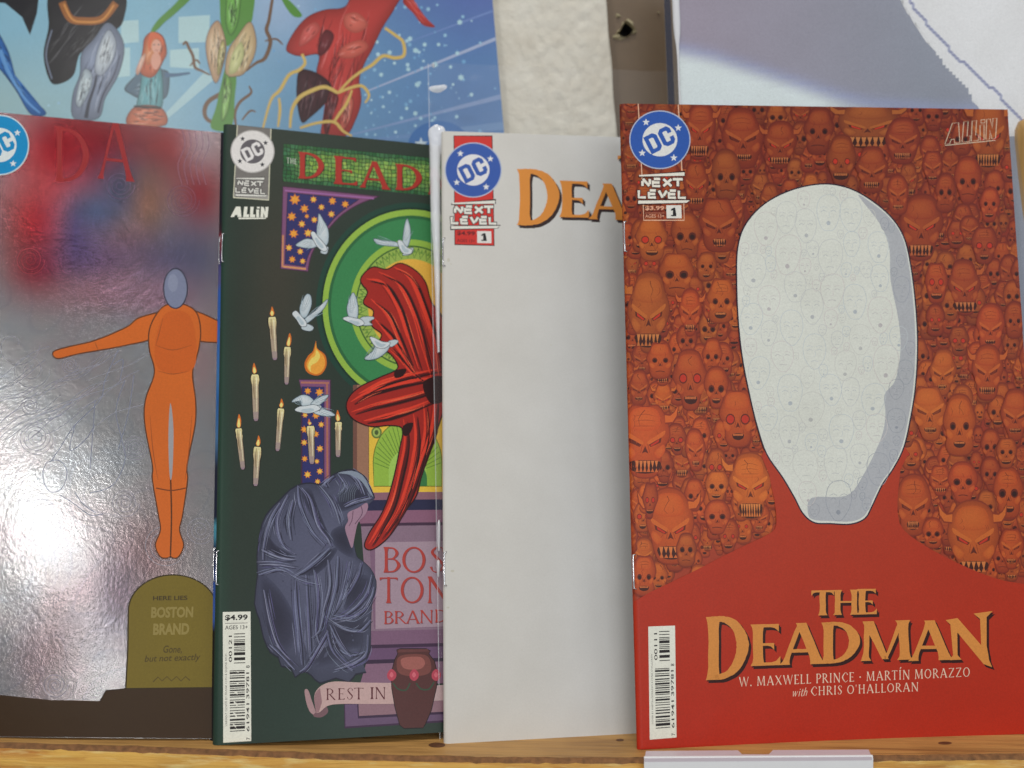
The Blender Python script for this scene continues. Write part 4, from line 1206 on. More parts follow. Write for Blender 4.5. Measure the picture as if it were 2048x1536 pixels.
def green_window(a):
    cx, cy, k = 822, 612, 1.09
    for rx, c in ((190, (28, 62, 50)), (181, (20, 48, 36)), (177, (138, 172, 66)), (166, (40, 96, 56)), (160, (52, 122, 72)), (122, (138, 172, 66)), (111, (60, 96, 44)), (108, (140, 166, 74)), (86, (214, 166, 64))):
        a.poly(ellipse(cx, cy, rx, rx * k, 84), c); a.up()
    for i in range(44):
        t0 = 2 * math.pi * i / 44; t1 = t0 + 2 * math.pi / 44; tm = (t0 + t1) / 2
        f = lambda r, t: (cx + r * math.cos(t), cy + r * k * math.sin(t))
        a.line([f(107, t0), f(88, tm), f(107, t1)], 1.6, (58, 96, 40)); 
        a.poly([f(106, tm), f(98, tm - .035), f(98, tm + .035)], (96, 134, 54), lv=a.lv + 1)
    a.up(2)
    # lower window: arch of green slips in a yellow field, wooden frame
    a.poly([(706, 770), (1050, 770), (1050, 1000), (706, 1000)], (108, 72, 62)); a.up()
    a.poly([(714, 770), (1050, 770), (1050, 1000), (714, 1000)], (146, 106, 84)); a.up()
    a.poly([(737, 770), (1050, 770), (1050, 990), (737, 990)], (90, 66, 40)); a.up()
    a.poly([(738, 770), (1050, 770), (1050, 987), (738, 987)], (216, 178, 62)); a.up()
    arch = [(748, 972)] + [(815 + 68 * math.cos(t), 925 - 84 * math.sin(t)) for t in np.linspace(math.pi * 1.0, 0, 30)] + [(883, 972)]
    a.line(arch, 3, (84, 92, 30), closed=True); a.up()
    a.poly(arch, (138, 172, 64)); a.up()
    for t in np.linspace(.05, math.pi - .05, 24):
        a.line([(815 + 34 * math.cos(t), 940 - 40 * math.sin(t)), (815 + 67 * math.cos(t), 930 - 84 * math.sin(t))], 1.4, (86, 120, 44))
    a.up()
    a.poly([(778, 972)] + [(815 + 38 * math.cos(t), 945 - 46 * math.sin(t)) for t in np.linspace(math.pi, 0, 24)] + [(852, 972)], (150, 186, 84)); a.up()
    a.poly([(790, 972)] + [(822 + 32 * math.cos(t), 960 - 38 * math.sin(t)) for t in np.linspace(math.pi, 0, 24)] + [(854, 972)], (54, 112, 62)); a.up()
    a.poly(ellipse(753, 865, 10.5, 12, 24), (90, 110, 52)); a.up(); a.poly(ellipse(753, 865, 7.5, 9, 20), (150, 172, 84)); a.up(); a.poly(ellipse(753, 865, 4, 5, 14), (70, 86, 44)); a.up()
def green_grave(a):
    a.poly([(706, 986), (1050, 984), (1050, 1002), (700, 1003)], (132, 92, 104)); a.up()
    a.poly([(700, 1001), (1050, 999), (1050, 1022), (700, 1024)], (38, 38, 66)); a.up()
    a.poly([(706, 1022), (1050, 1020), (1050, 1046), (722, 1049)], (130, 88, 110)); a.up()
    a.poly([(722, 1047), (1050, 1044), (1050, 1052), (722, 1055)], (64, 42, 62)); a.up()
    a.poly([(722, 1053), (1050, 1050), (1050, 1262), (738, 1268)], (128, 104, 120)); a.up()
    a.poly([(739, 1085), (1050, 1081), (1050, 1250), (748, 1258)], (118, 88, 110)); a.up()
    a.poly([(750, 1085), (1050, 1081), (1050, 1248), (751, 1258)], (154, 132, 144)); a.up()
    a.poly([(742, 1262), (1050, 1256), (1050, 1284), (741, 1292)], (116, 84, 108)); a.up()
    a.poly([(735, 1290), (1050, 1283), (1050, 1290), (735, 1298)], (58, 36, 60)); a.up()
    a.poly([(735, 1297), (1050, 1289), (1050, 1316), (735, 1322)], (98, 70, 100)); a.up()
    a.poly([(732, 1320), (1050, 1312), (1050, 1319), (732, 1328)], (50, 32, 54)); a.up()
    a.poly([(732, 1328), (1050, 1318), (1050, 1366), (720, 1368)], (122, 90, 110)); a.up()
    a.poly([(688, 1408), (1050, 1392), (1050, 1434), (689, 1457)], (58, 36, 62)); a.up()
    a.poly([(690, 1409), (1050, 1393), (1050, 1430), (691, 1453)], (96, 74, 102)); a.up()
    a.poly([(714, 1408), (1050, 1393), (1050, 1420), (716, 1437)], (54, 34, 60)); a.up()
    a.poly([(717, 1408), (1050, 1393), (1050, 1415), (718, 1432)], (134, 102, 112)); a.up()
    red, sh = (164, 58, 50), (110, 70, 80)
    for ch, x0, x1, yt, yb in (('B', 763, 801, 1094, 1145), ('O', 801, 854, 1093, 1146), ('S', 857, 893, 1093, 1145), ('T', 757, 797, 1154, 1206), ('O', 798, 850, 1153, 1207), ('N', 851, 902, 1153, 1206), ('B', 766, 787, 1222, 1248), ('R', 787, 812, 1222, 1247), ('A', 810, 840, 1221, 1247), ('N', 838, 867, 1220, 1246), ('D', 868, 897, 1219, 1245)):
        letter(a, ch, x0, x1, yt, yb, sh, .62, 0, 1.2, 1.2); a.up()
        letter(a, ch, x0, x1, yt, yb, red, .62); a.up()
def drape(a):
    """hooded grey stone mourner bent over, face hidden in the hand"""
    out = [(602, 967), (622, 965), (640, 968), (652, 962), (664, 950), (681, 942), (704, 938), (722, 946), (734, 958), (744, 980), (750, 996), (738, 1004), (716, 1014), (700, 1024), (698, 1042), (706, 1080), (714, 1112), (722, 1119), (741, 1136), (753, 1162), (751, 1186), (744, 1210), (742, 1260), (741, 1302), (728, 1334), (733, 1346), (712, 1350), (698, 1366), (672, 1358), (640, 1368), (622, 1352), (606, 1344), (590, 1356), (582, 1338), (562, 1334), (556, 1316), (540, 1306), (526, 1276), (518, 1240), (508, 1208), (514, 1150), (513, 1110), (523, 1047), (540, 1018), (556, 1002), (580, 978)]
    a.blob(out, (36, 36, 50), 2); a.up()
    c = np.mean(out, axis=0)
    Q = np.array(out); Q = c + (Q - c) * .985
    a.soft(Q, (60, 62, 80), (84, 86, 108), (-.1, -.2), .6, 2); a.up()
    rnd = random.Random(21)
    # shaded hollows
    for P in ([(672, 1000), (690, 980), (728, 968), (742, 996), (712, 1012), (690, 1022), (676, 1020)], [(662, 1064), (684, 1050), (698, 1052), (710, 1110), (690, 1110), (668, 1090)], [(600, 980), (620, 974), (634, 1010), (650, 1050), (662, 1080), (640, 1060), (616, 1020)],
              [(526, 1060), (552, 1090), (588, 1112), (580, 1126), (544, 1120), (522, 1100)], [(520, 1150), (560, 1180), (590, 1240), (580, 1300), (548, 1290), (526, 1230)], [(620, 1150), (640, 1120), (660, 1100), (676, 1096), (660, 1124), (630, 1150), (600, 1148)], [(640, 1270), (662, 1240), (700, 1230), (736, 1230), (730, 1290), (700, 1300), (660, 1330), (620, 1330)], [(690, 1180), (720, 1150), (742, 1160), (720, 1200), (690, 1220)]):
        a.soft(P, (66, 68, 88), (44, 44, 60), (0, 0), .5, 5)
    a.up()
    folds = []
    lightc, midc, dark = (122, 126, 148), (90, 92, 118), (42, 42, 58)
    curves = [[(560, 1006), (540, 1040), (528, 1090), (526, 1120)], [(596, 972), (600, 1010), (622, 1060), (650, 1090)], [(604, 976), (622, 1000), (636, 1050), (656, 1078), (662, 1092)], [(576, 990), (556, 1040), (566, 1090), (590, 1108)], [(586, 1000), (578, 1040), (582, 1080)], [(640, 972), (660, 996), (672, 1020), (680, 1048)],
              [(528, 1180), (540, 1240), (556, 1290), (580, 1320)], [(518, 1150), (560, 1140), (600, 1160), (640, 1170)], [(590, 1160), (592, 1220), (600, 1290), (604, 1330)], [(612, 1150), (616, 1220), (620, 1290), (622, 1320)], [(628, 1140), (636, 1200), (632, 1260), (640, 1290)], [(656, 1120), (660, 1170), (648, 1220), (640, 1260), (624, 1276)], [(676, 1112), (672, 1170), (660, 1220), (650, 1250)],
              [(700, 1124), (690, 1170), (676, 1210), (664, 1230)], [(722, 1126), (716, 1150), (700, 1180), (686, 1200)], [(744, 1150), (736, 1180), (716, 1210), (690, 1230), (664, 1238)], [(748, 1174), (740, 1200), (716, 1230), (670, 1240)], [(738, 1212), (700, 1236), (664, 1230)], [(742, 1240), (720, 1262), (690, 1258), (660, 1240)], [(736, 1270), (730, 1310), (700, 1330), (670, 1340)], [(660, 1250), (680, 1290), (700, 1310), (726, 1306)], [(654, 1260), (664, 1300), (690, 1330), (706, 1340)], [(600, 1344), (616, 1330), (640, 1290), (656, 1262)], [(540, 1290), (560, 1310), (590, 1340)],
              [(660, 1096), (640, 1116), (610, 1140), (588, 1152)], [(524, 1100), (560, 1116), (590, 1120)], [(520, 1130), (556, 1130), (590, 1136)], [(668, 952), (650, 966), (654, 974)], [(676, 948), (690, 972), (676, 990)], [(690, 944), (716, 960), (730, 990)], [(704, 942), (728, 964), (742, 992)], [(690, 1014), (716, 1002), (744, 996)]]
    for i, P in enumerate(curves):
        w_ = rnd.uniform(3.5, 7.5)
        P = np.array(P, float)
        a.line(P + np.array([3.2, 2.0]), [1, w_ * .8, w_ * .7, 1], dark, 6, lv=a.lv + i % 3)
        a.line(P, [1.5, w_, w_ * .8, 1.2], midc, 6, lv=a.lv + 3 + i % 3)
        a.line(P - np.array([1.2, .6]), [.6, w_ * .36, w_ * .3, .6], jit(lightc, 10), 6, lv=a.lv + 6 + i % 3)
        for k in range(15):
            o = np.array([rnd.uniform(-11, 11), rnd.uniform(-7, 7)])
            a0, a1 = sorted((rnd.random(), rnd.random()))
            Q2 = catmull(P + o, 6, False); m2 = len(Q2); Q2 = Q2[int(a0 * m2):max(int(a0 * m2) + 4, int(a1 * m2))]
            if len(Q2) > 3: a.line(Q2, [.3, 1.2, .3], jit(rnd.choice([(126, 130, 154), (112, 116, 140), (38, 38, 54), (46, 46, 62), (92, 88, 128)]), 10), 0, lv=a.lv + 9 + (i + k) % 4)
    a.up(14)
    a.blob([(676, 946), (704, 942), (726, 952), (740, 978), (746, 994), (738, 984), (722, 962), (700, 950)], (126, 136, 150), 5)
    for k in range(9):
        o = k * 4.4
        a.line([(684 + o, 962 + k * 1.2), (678 + o * .9, 984), (680 + o * .8, 1004)], [.6, 1.2, .6], (96, 104, 116), 5, lv=a.lv + 1 + k % 2)
    a.up(3)
    a.blob([(696, 1026), (716, 1016), (732, 1006), (736, 1014), (730, 1030), (716, 1046), (710, 1070), (704, 1096), (696, 1078), (690, 1056), (696, 1042)], (150, 118, 136), 5); a.up()
    a.line([(722, 1012), (724, 1028), (710, 1048)], 1.6, (92, 66, 86), 5); a.line([(706, 1022), (704, 1040), (698, 1052)], 1.6, (100, 72, 90), 5); a.up()
def candles(a):
    for ci, (fx, fy, tx, ty, bx, by) in enumerate(((544, 613, 544, 634, 550, 720), (579, 666, 575, 694, 573, 769), (508, 726, 510, 749, 512, 842), (563, 797, 562, 817, 555, 902), (478, 828, 477, 857, 486, 939), (517, 871, 515, 894, 511, 972), (618, 837, 621, 852, 624, 928), (675, 820, 677, 844, 676, 914))):
        ax = np.array([bx - tx, by - ty], float); L = np.linalg.norm(ax); ax /= L; nx = np.array([-ax[1], ax[0]])
        rc = random.Random(ci); w_ = rc.uniform(6.4, 7.8); T = np.array([tx, ty], float)
        prof = [(0, .8), (.04, 1.0), (.12, rc.uniform(.85, 1.1)), (.2, rc.uniform(.85, 1.15)), (rc.uniform(.24, .36), .8), (.5, .78), (.8, .7), (.95, .62), (1, .35)]
        A = [T + ax * L * t + nx * w_ * k for t, k in prof]; B = [T + ax * L * t - nx * w_ * k for t, k in prof]
        P = np.array(A + B[::-1]); c = P.mean(0)
        a.poly(c + (P - c) * np.array([1.22, 1.02]), (30, 26, 22)); a.up()
        m = len(prof); lvl = a.lv
        cols = [(214, 204, 150), (206, 194, 142), (192, 176, 132), (180, 162, 126), (168, 150, 122), (160, 142, 122), (150, 132, 126), (140, 118, 128)]
        for i in range(m - 1): a.poly([A[i], A[i + 1], B[i + 1], B[i]], cols[i])
        a.up()
        a.line([T + ax * 3 + nx * 2, T + ax * L * .35 + nx * 3, T + ax * L * .55 + nx * 1], [1, 2.4, .6], (132, 112, 84), 4)
        a.line([T + ax * 6 - nx * 3, T + ax * L * .8 - nx * 2], [2.2, .8], (222, 212, 176))
        a.up()
        F = np.array([fx, fy], float); K = np.array([(fx + tx) / 2, ty - 4])
        a.line([K, T], 1.8, (30, 22, 20))
        a.blob([F, F + (3.6, 9), K + (4.4, -2), K + (0, 3), K + (-4.2, -2), F + (-2.6, 9)], (206, 110, 40), 4); a.up()
        a.blob([F + (0, 8), K + (3, -3), K + (0, 2), K + (-3, -3)], (240, 206, 120), 4); a.up()
def dove(a, body, wings, tail, flip=1):
    dk, wt, md = (62, 72, 80), (196, 202, 204), (140, 160, 170)
    for P in wings:
        a.line(catmull(P, 5), 2.2, dk, closed=True); a.up()
        a.soft(P, mixc(wt, md, .8), wt, (0, -.2), .6, 5); a.up()
        P = np.array(P, float); r, tip = P[0], P[len(P) // 2]
        for k in range(5):
            d = tip - r; n = np.array([-d[1], d[0]]) / np.linalg.norm(d); q = (k - 2) * .5
            a.line([r + d * .22 + n * q * 3, r + d * .6 + n * q * 7, r + d * .9 + n * q * 8], [.5, 1.1, .3], mixc(md, dk, .3 if k % 2 else .05), 3, lv=a.lv + k % 2)
        a.up()
        a.up()
    for P in (tail, body):
        a.line(catmull(P, 5), 2.0, dk, closed=True); a.up(); a.blob(P, mixc(wt, md, .35) if P is tail else wt, 5); a.up()
    b = np.array(body, float)
    a.blob(b.mean(0) + (b - b.mean(0)) * .55 + np.array([1, 3]), mixc(wt, md, .55), 5); a.up()
def doves(a):
    dove(a, [(622, 466), (628, 464), (636, 474), (650, 490), (654, 500), (646, 502), (634, 492), (626, 478)], [[(634, 478), (636, 446), (638, 428), (646, 440), (656, 460), (656, 484), (648, 492)], [(630, 482), (612, 478), (592, 490), (606, 495), (624, 496), (636, 490)]], [(646, 498), (656, 494), (654, 506), (648, 508), (641, 504)])
    dove(a, [(585, 628), (592, 622), (602, 632), (612, 644), (612, 652), (602, 652), (594, 640)], [[(602, 632), (600, 614), (608, 596), (615, 588), (622, 594), (622, 612), (612, 634)], [(610, 638), (630, 622), (655, 599), (648, 616), (632, 632), (614, 646)]], [(606, 648), (620, 650), (627, 656), (620, 662), (604, 658)])
    dove(a, [(686, 638), (694, 634), (706, 636), (722, 640), (728, 648), (716, 652), (702, 646)], [[(700, 638), (694, 618), (700, 596), (707, 586), (714, 604), (716, 624), (712, 640)]], [(722, 636), (742, 634), (748, 637), (738, 644), (744, 650), (724, 650)])
    dove(a, [(740, 676), (748, 676), (764, 684), (780, 686), (770, 696), (752, 694)], [[(756, 684), (746, 702), (730, 716), (736, 720), (756, 716), (774, 702), (778, 688)]], [(776, 684), (790, 680), (796, 684), (782, 694)])
    dove(a, [(590, 820), (598, 814), (612, 812), (630, 810), (640, 818), (620, 826), (600, 824)], [[(606, 812), (600, 802), (584, 804), (592, 796), (606, 790), (620, 794), (630, 808)], [(622, 808), (636, 796), (656, 790), (650, 800), (632, 814)], [(620, 814), (648, 818), (670, 830), (650, 832), (628, 826)]], [(632, 812), (642, 812), (640, 820), (632, 820)])
    dove(a, [(796, 482), (803, 482), (812, 494), (824, 500), (820, 508), (806, 506), (798, 494)], [[(806, 488), (808, 460), (814, 438), (820, 456), (820, 478), (814, 494)], [(800, 492), (780, 492), (756, 488), (748, 478), (768, 482), (790, 484)]], [(812, 500), (826, 496), (822, 508), (806, 510)])
def red_cloth(a):
    """a long plain red cloth tossed in the air, heavy ink in its folds"""
    rnd = random.Random(17)
    ink, dk, md, lt = (40, 12, 14), (86, 20, 20), (150, 34, 26), (206, 58, 38)
    P = [(722, 560), (744, 536), (774, 540), (800, 528), (830, 542), (850, 566), (862, 606), (884, 640), (900, 760), (892, 800), (866, 880), (846, 930), (832, 990), (806, 1024), (796, 1046), (772, 1078), (744, 1098), (730, 1092), (740, 1066), (762, 1032), (776, 1000), (790, 950), (800, 900), (806, 858), (780, 850), (742, 852), (708, 838), (694, 816), (700, 794), (722, 774), (760, 756), (796, 738), (786, 712), (760, 690), (764, 668), (744, 650), (748, 622), (728, 606), (736, 584)]
    Q = catmull(P, 6)
    a.line(Q, 5, ink, closed=True); a.up()
    a.poly(Q, md); a.up()
    flows = [[(736, 560), (770, 570), (800, 620), (820, 680), (840, 740)], [(760, 546), (800, 570), (830, 630), (850, 700), (866, 760)], [(790, 536), (824, 560), (850, 620), (872, 690), (880, 750)], [(744, 600), (776, 630), (800, 680), (822, 730)], [(752, 640), (780, 670), (806, 710), (830, 750)], [(770, 690), (796, 712), (830, 750), (860, 770)],
             [(704, 806), (740, 786), (790, 772), (840, 762), (880, 756)], [(706, 826), (750, 812), (800, 800), (850, 786), (886, 772)], [(730, 844), (776, 834), (820, 820), (870, 800)], [(720, 790), (770, 766), (830, 750), (880, 740)],
             [(810, 840), (812, 890), (800, 950), (784, 1010), (756, 1064), (740, 1090)], [(830, 830), (834, 890), (820, 960), (796, 1024), (760, 1076)], [(850, 810), (852, 870), (836, 940), (812, 1006), (776, 1066)], [(872, 800), (866, 860), (846, 920), (828, 980)]]
    for i, F in enumerate(flows):
        F = np.array(F, float)
        a.line(F + np.array([4, 3]), [1, 11, 9, 1], dk, 6, lv=a.lv + i % 3)
        a.line(F - np.array([3, 2]), [1, rnd.uniform(6, 10), rnd.uniform(4, 8), 1], lt, 6, lv=a.lv + 3 + i % 3)
        a.line(F + np.array([6, 4]), [.6, rnd.uniform(3, 6), 3, .5], ink, 6, lv=a.lv + 6 + i % 3)
        for k in range(5):
            o = np.array([rnd.uniform(-8, 8), rnd.uniform(-6, 6)]); R = catmull(F + o, 6, False); n = len(R); st = rnd.randrange(n - 6)
            R = R[st:st + rnd.randint(5, 12)]
            if all(in_poly(*p, Q) for p in R): a.line(R, [.3, 1.6, .3], rnd.choice([ink, dk, (226, 96, 62), lt]), 0, lv=a.lv + 9 + k % 3)
    a.up(13)
    for B in ([(846, 766), (880, 752), (900, 770), (890, 800), (860, 806)], [(790, 742), (812, 738), (806, 752), (790, 756)], [(806, 852), (826, 846), (820, 866), (808, 872)]):
        a.blob(B, ink, 5)
    a.up()
def urn_scroll(a):
    a.blob([(609, 1382), (616, 1380), (624, 1402), (632, 1428), (622, 1426), (614, 1410)], (160, 128, 130)); a.up()
    a.blob([(628, 1428), (650, 1412), (656, 1424), (644, 1434), (630, 1434)], (112, 82, 88)); a.up()
    a.poly(list(catmull([(628, 1400), (631, 1384), (645, 1370), (670, 1363), (720, 1365), (800, 1366)], 5, False)) + list(catmull([(800, 1408), (740, 1408), (680, 1408), (655, 1412), (640, 1424), (632, 1426)], 5, False)), (182, 152, 148)); a.up()
    a.poly(list(catmull([(628, 1400), (631, 1386), (640, 1376)], 5, False)) + [(644, 1404), (638, 1424), (632, 1426)], (142, 108, 112)); a.up()
    for ch, x0, x1 in (('R', 651, 671), ('E', 675, 690), ('S', 693, 707), ('T', 707, 728), ('I', 738, 750), ('N', 749, 772)):
        letter(a, ch, x0, x1, 1377 - (x0 - 651) * .03, 1400 - (x0 - 651) * .02, (84, 34, 40), .62)
    a.up()
    a.poly([(860, 1372), (1050, 1356), (1050, 1392), (862, 1402)], (176, 150, 150)); a.up()
    P = [(794, 1300), (800, 1298), (852, 1298), (860, 1302), (857, 1308), (868, 1322), (874, 1346), (872, 1376), (862, 1420), (850, 1448), (846, 1455), (808, 1456), (800, 1450), (790, 1412), (784, 1376), (783, 1346), (790, 1320), (796, 1308)]
    a.line(P, 3, (30, 14, 18), closed=True); a.up()
    a.poly(P, (78, 42, 40)); a.up()
    a.blob([(800, 1312), (850, 1310), (862, 1330), (858, 1346), (836, 1352), (806, 1350), (794, 1338)], (112, 62, 56), 5); a.up()
    a.blob([(806, 1316), (840, 1314), (850, 1326), (840, 1338), (812, 1338), (802, 1328)], (150, 88, 80), 5); a.up()
    a.poly([(798, 1299), (855, 1298), (858, 1303), (794, 1305)], (96, 54, 52))
    a.line([(786, 1366), (796, 1378), (812, 1380), (820, 1366)], 3, (50, 70, 52), 5); a.line([(832, 1366), (842, 1378), (858, 1378), (868, 1364)], 3, (50, 70, 52), 5); a.up()
    for x in (783, 828, 872):
        a.blob([(x, 1338), (x + 9, 1346), (x + 8, 1356), (x, 1362), (x - 8, 1356), (x - 8, 1346)], (170, 62, 78), 4)
        a.blob([(x, 1344), (x + 4, 1350), (x, 1355), (x - 4, 1350)], (196, 96, 108), 4, lv=a.lv + 1)
    a.up(2)
def green_barcode(a):
    barcode(a, ((445.5, 1224), (501, 1223), (502.5, 1482), (446.5, 1485.5)), (.24, .78, .45, .935), (.40, .80, .167, .405), '7 61941 39781 8', '00121', 'VARIANT COVER BY FRANK CHO & SABINE RICH', ('$4.99', 'AGES 13+'))
comic('green_comic', P2, 'dark green cover with stained-glass window, candles and a grey mourner, second comic from the left', M_PRINT, green_cols,
      [('cover_artwork', lambda a: (green_panels(a), green_window(a), green_grave(a), drape(a), candles(a), red_cloth(a), doves(a), urn_scroll(a)), M_PRINT),
       ('title_lettering', green_title, M_PRINT), ('publisher_badge', green_strip, M_PRINT), ('barcode', green_barcode, M_PRINT)], (.77, .25))

# ------------------------------------------------------------------ clear bag behind the blank comic
P3 = solve_patch((888, 1488), (1690, 1444), (883, 262), (1680, 289), (0, 0), 0.012)
def poly_bag():
    t = thing('plastic_bag', P3.c[0], 'crinkled clear plastic bag sticking out around the blank white comic', 'bag')
    uL = P3.inv([(858, 112), (884, 1470)])
    uT = P3.inv([(1000, 120)])[0, 1]
    nu_, nv_ = 40, 120
    V, Fc = [], []
    u0t, u0b = uL[0, 0], uL[1, 0] - .002
    def pos(i, j, off):
        v = uT * j / nv_; ul = u0b + (u0t - u0b) * j / nv_
        u = ul + (.62 - ul) * (i / nu_) ** 1.6
        d = .0006 * mnoise.noise(Vector((u * 18, v * 22, 0))) + .0004 * mnoise.noise(Vector((u * 60, v * 50, 5)))
        return P3.at(u, v, -.0042 + d + off)
    for j in range(nv_ + 1):
        for i in range(nu_ + 1): V.append(pos(i, j, 0))
    m = nu_ + 1
    for j in range(nv_):
        for i in range(nu_): Fc.append((j * m + i, j * m + i + 1, (j + 1) * m + i + 1, (j + 1) * m + i))
    film = mk('bag_film', V, Fc, M_FILM, t, True)
    # heat-sealed edge: a narrow doubled band
    V, Fc = [], []
    for j in range(nv_ + 1):
        v = uT * j / nv_; ul = u0b + (u0t - u0b) * j / nv_
        for du in (-.0014, .0009): V.append(P3.at(ul + du, v, -.0036))
    for j in range(nv_): Fc.append((2 * j, 2 * j + 1, 2 * j + 3, 2 * j + 2))
    mk('sealed_edge', V, Fc, M_SEAM, t)
    # puffed fold that stands up beside the comic's spine, coloured white in place of glare
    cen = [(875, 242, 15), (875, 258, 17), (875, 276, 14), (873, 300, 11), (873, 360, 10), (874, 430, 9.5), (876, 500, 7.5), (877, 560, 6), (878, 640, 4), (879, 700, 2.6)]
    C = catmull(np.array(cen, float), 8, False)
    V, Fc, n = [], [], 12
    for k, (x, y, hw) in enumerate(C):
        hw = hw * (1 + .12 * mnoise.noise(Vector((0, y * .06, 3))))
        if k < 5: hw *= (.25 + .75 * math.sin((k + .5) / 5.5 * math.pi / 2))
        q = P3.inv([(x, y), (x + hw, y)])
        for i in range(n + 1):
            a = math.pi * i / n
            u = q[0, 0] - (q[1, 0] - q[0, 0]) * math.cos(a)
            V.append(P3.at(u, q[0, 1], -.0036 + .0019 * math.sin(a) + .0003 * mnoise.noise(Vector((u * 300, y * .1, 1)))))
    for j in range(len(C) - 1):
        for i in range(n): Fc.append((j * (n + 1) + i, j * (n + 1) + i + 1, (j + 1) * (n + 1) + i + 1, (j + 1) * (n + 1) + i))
    mk('puffed_glare_fold', V, Fc, M_GLARE, t, True)
    # small raised spots of milky film, painting glints of lamp light
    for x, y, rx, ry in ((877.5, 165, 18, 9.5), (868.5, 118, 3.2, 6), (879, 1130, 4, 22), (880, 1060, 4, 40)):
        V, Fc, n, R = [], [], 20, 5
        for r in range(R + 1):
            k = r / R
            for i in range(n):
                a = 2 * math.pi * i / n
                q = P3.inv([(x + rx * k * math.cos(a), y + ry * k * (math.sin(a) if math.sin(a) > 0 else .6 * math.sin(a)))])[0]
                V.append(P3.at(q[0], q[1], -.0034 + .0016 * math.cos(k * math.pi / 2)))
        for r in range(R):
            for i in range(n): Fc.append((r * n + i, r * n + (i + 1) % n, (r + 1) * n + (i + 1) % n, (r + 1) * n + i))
        mk('glare_spot', V, Fc, M_GLARE, t, True)
poly_bag()

# ------------------------------------------------------------------ comic 3: blank cover
def red_strip(a, k=0):
    a.poly([(907, 271), (985, 271), (989, 492), (909, 490)], (60, 26, 26)); a.up()
    a.poly([(908.5, 272), (983.5, 273), (987.5, 490.5), (910.5, 488)], (196, 44, 38)); a.up()
    badge(a, 946.5, 340, 55, 53, (46, 82, 158), (166, 176, 196), (214, 214, 214), (214, 212, 212), (46, 82, 158)); a.up()
    next_level(a, 902, 1000, 400, 458, (216, 214, 204), (40, 28, 28), 5.2, .01); a.up()
def price_3(a):
    sans(a, '$4.99', (914, 471), (36, 1), (0, -9), (92, 20, 24), .03)
    sans(a, 'AGES 13+', (914, 484), (36, 1), (0, -6), (100, 24, 26), .01)
    a.poly([(954, 462), (982.5, 462.5), (983, 486.5), (954.5, 486)], (214, 210, 204)); a.up()
    numeral_one(a, 962, 482, 12, 15.5)
def title_letters(a, L, orange, dark, off, wt=1.12):
    for ch, x0, x1, yt, yb, sl in L:
        random.seed(hash((ch, x0)) % 1000 if False else int(x0))
        letter(a, ch, x0, x1, yt, yb, dark, wt, .006, off[0], off[1], sl); a.up(1)
        letter(a, ch, x0, x1, yt, yb, dark, wt, .006, off[0] * .5, off[1] * .5, sl); a.up(1)
    for ch, x0, x1, yt, yb, sl in L:
        random.seed(int(x0))
        letter(a, ch, x0, x1, yt, yb, orange, wt, .008, 0, 0, sl); a.up(1)
def title_3(a):
    title_letters(a, [('D', 1033, 1122, 338, 450, .02), ('E', 1118, 1180, 361, 434, .03), ('A', 1175, 1254, 366, 438, .03), ('D', 1254, 1330, 370, 442, .02), ('M', 1330, 1430, 372, 446, .02), ('A', 1425, 1506, 376, 448, .02), ('N', 1500, 1590, 378, 452, .02),
                      ('T', 1232, 1290, 311, 356, .02), ('H', 1290, 1346, 312, 358, .02), ('E', 1346, 1390, 314, 358, .02)], (208, 132, 52), (44, 26, 26), (5, 6))
white_cols = lin_blobs((198, 195, 188), [(1260, 800, 120, 700, (190, 193, 196), .6)])  # bluish shade towards the right is painted into the paper colour
def scuffs(a):
    rnd = random.Random(2)
    for x, y, r in ((921, 500, 1.2), (897, 520, 3), (905, 1142, 4), (896, 1215, 3), (1102, 690, 1.0), (1006, 970, .9), (1180, 1120, 1.1), (930, 880, .8), (902, 528, 1.4), (1044, 1300, .9)):
        a.poly(ellipse(x, y, r, r * rnd.uniform(.6, 1.4), 9), (186, 182, 168))
comic('blank_comic', P3, 'plain white sketch cover with orange lettering and red badge strip, third comic from the left', M_WHITE, white_cols,
      [('publisher_badge', red_strip, M_WHITE), ('price_box', price_3, M_WHITE), ('title_lettering', lambda a: (title_3(a), scuffs(a)), M_WHITE)], (.772, .25), M_PAGES)

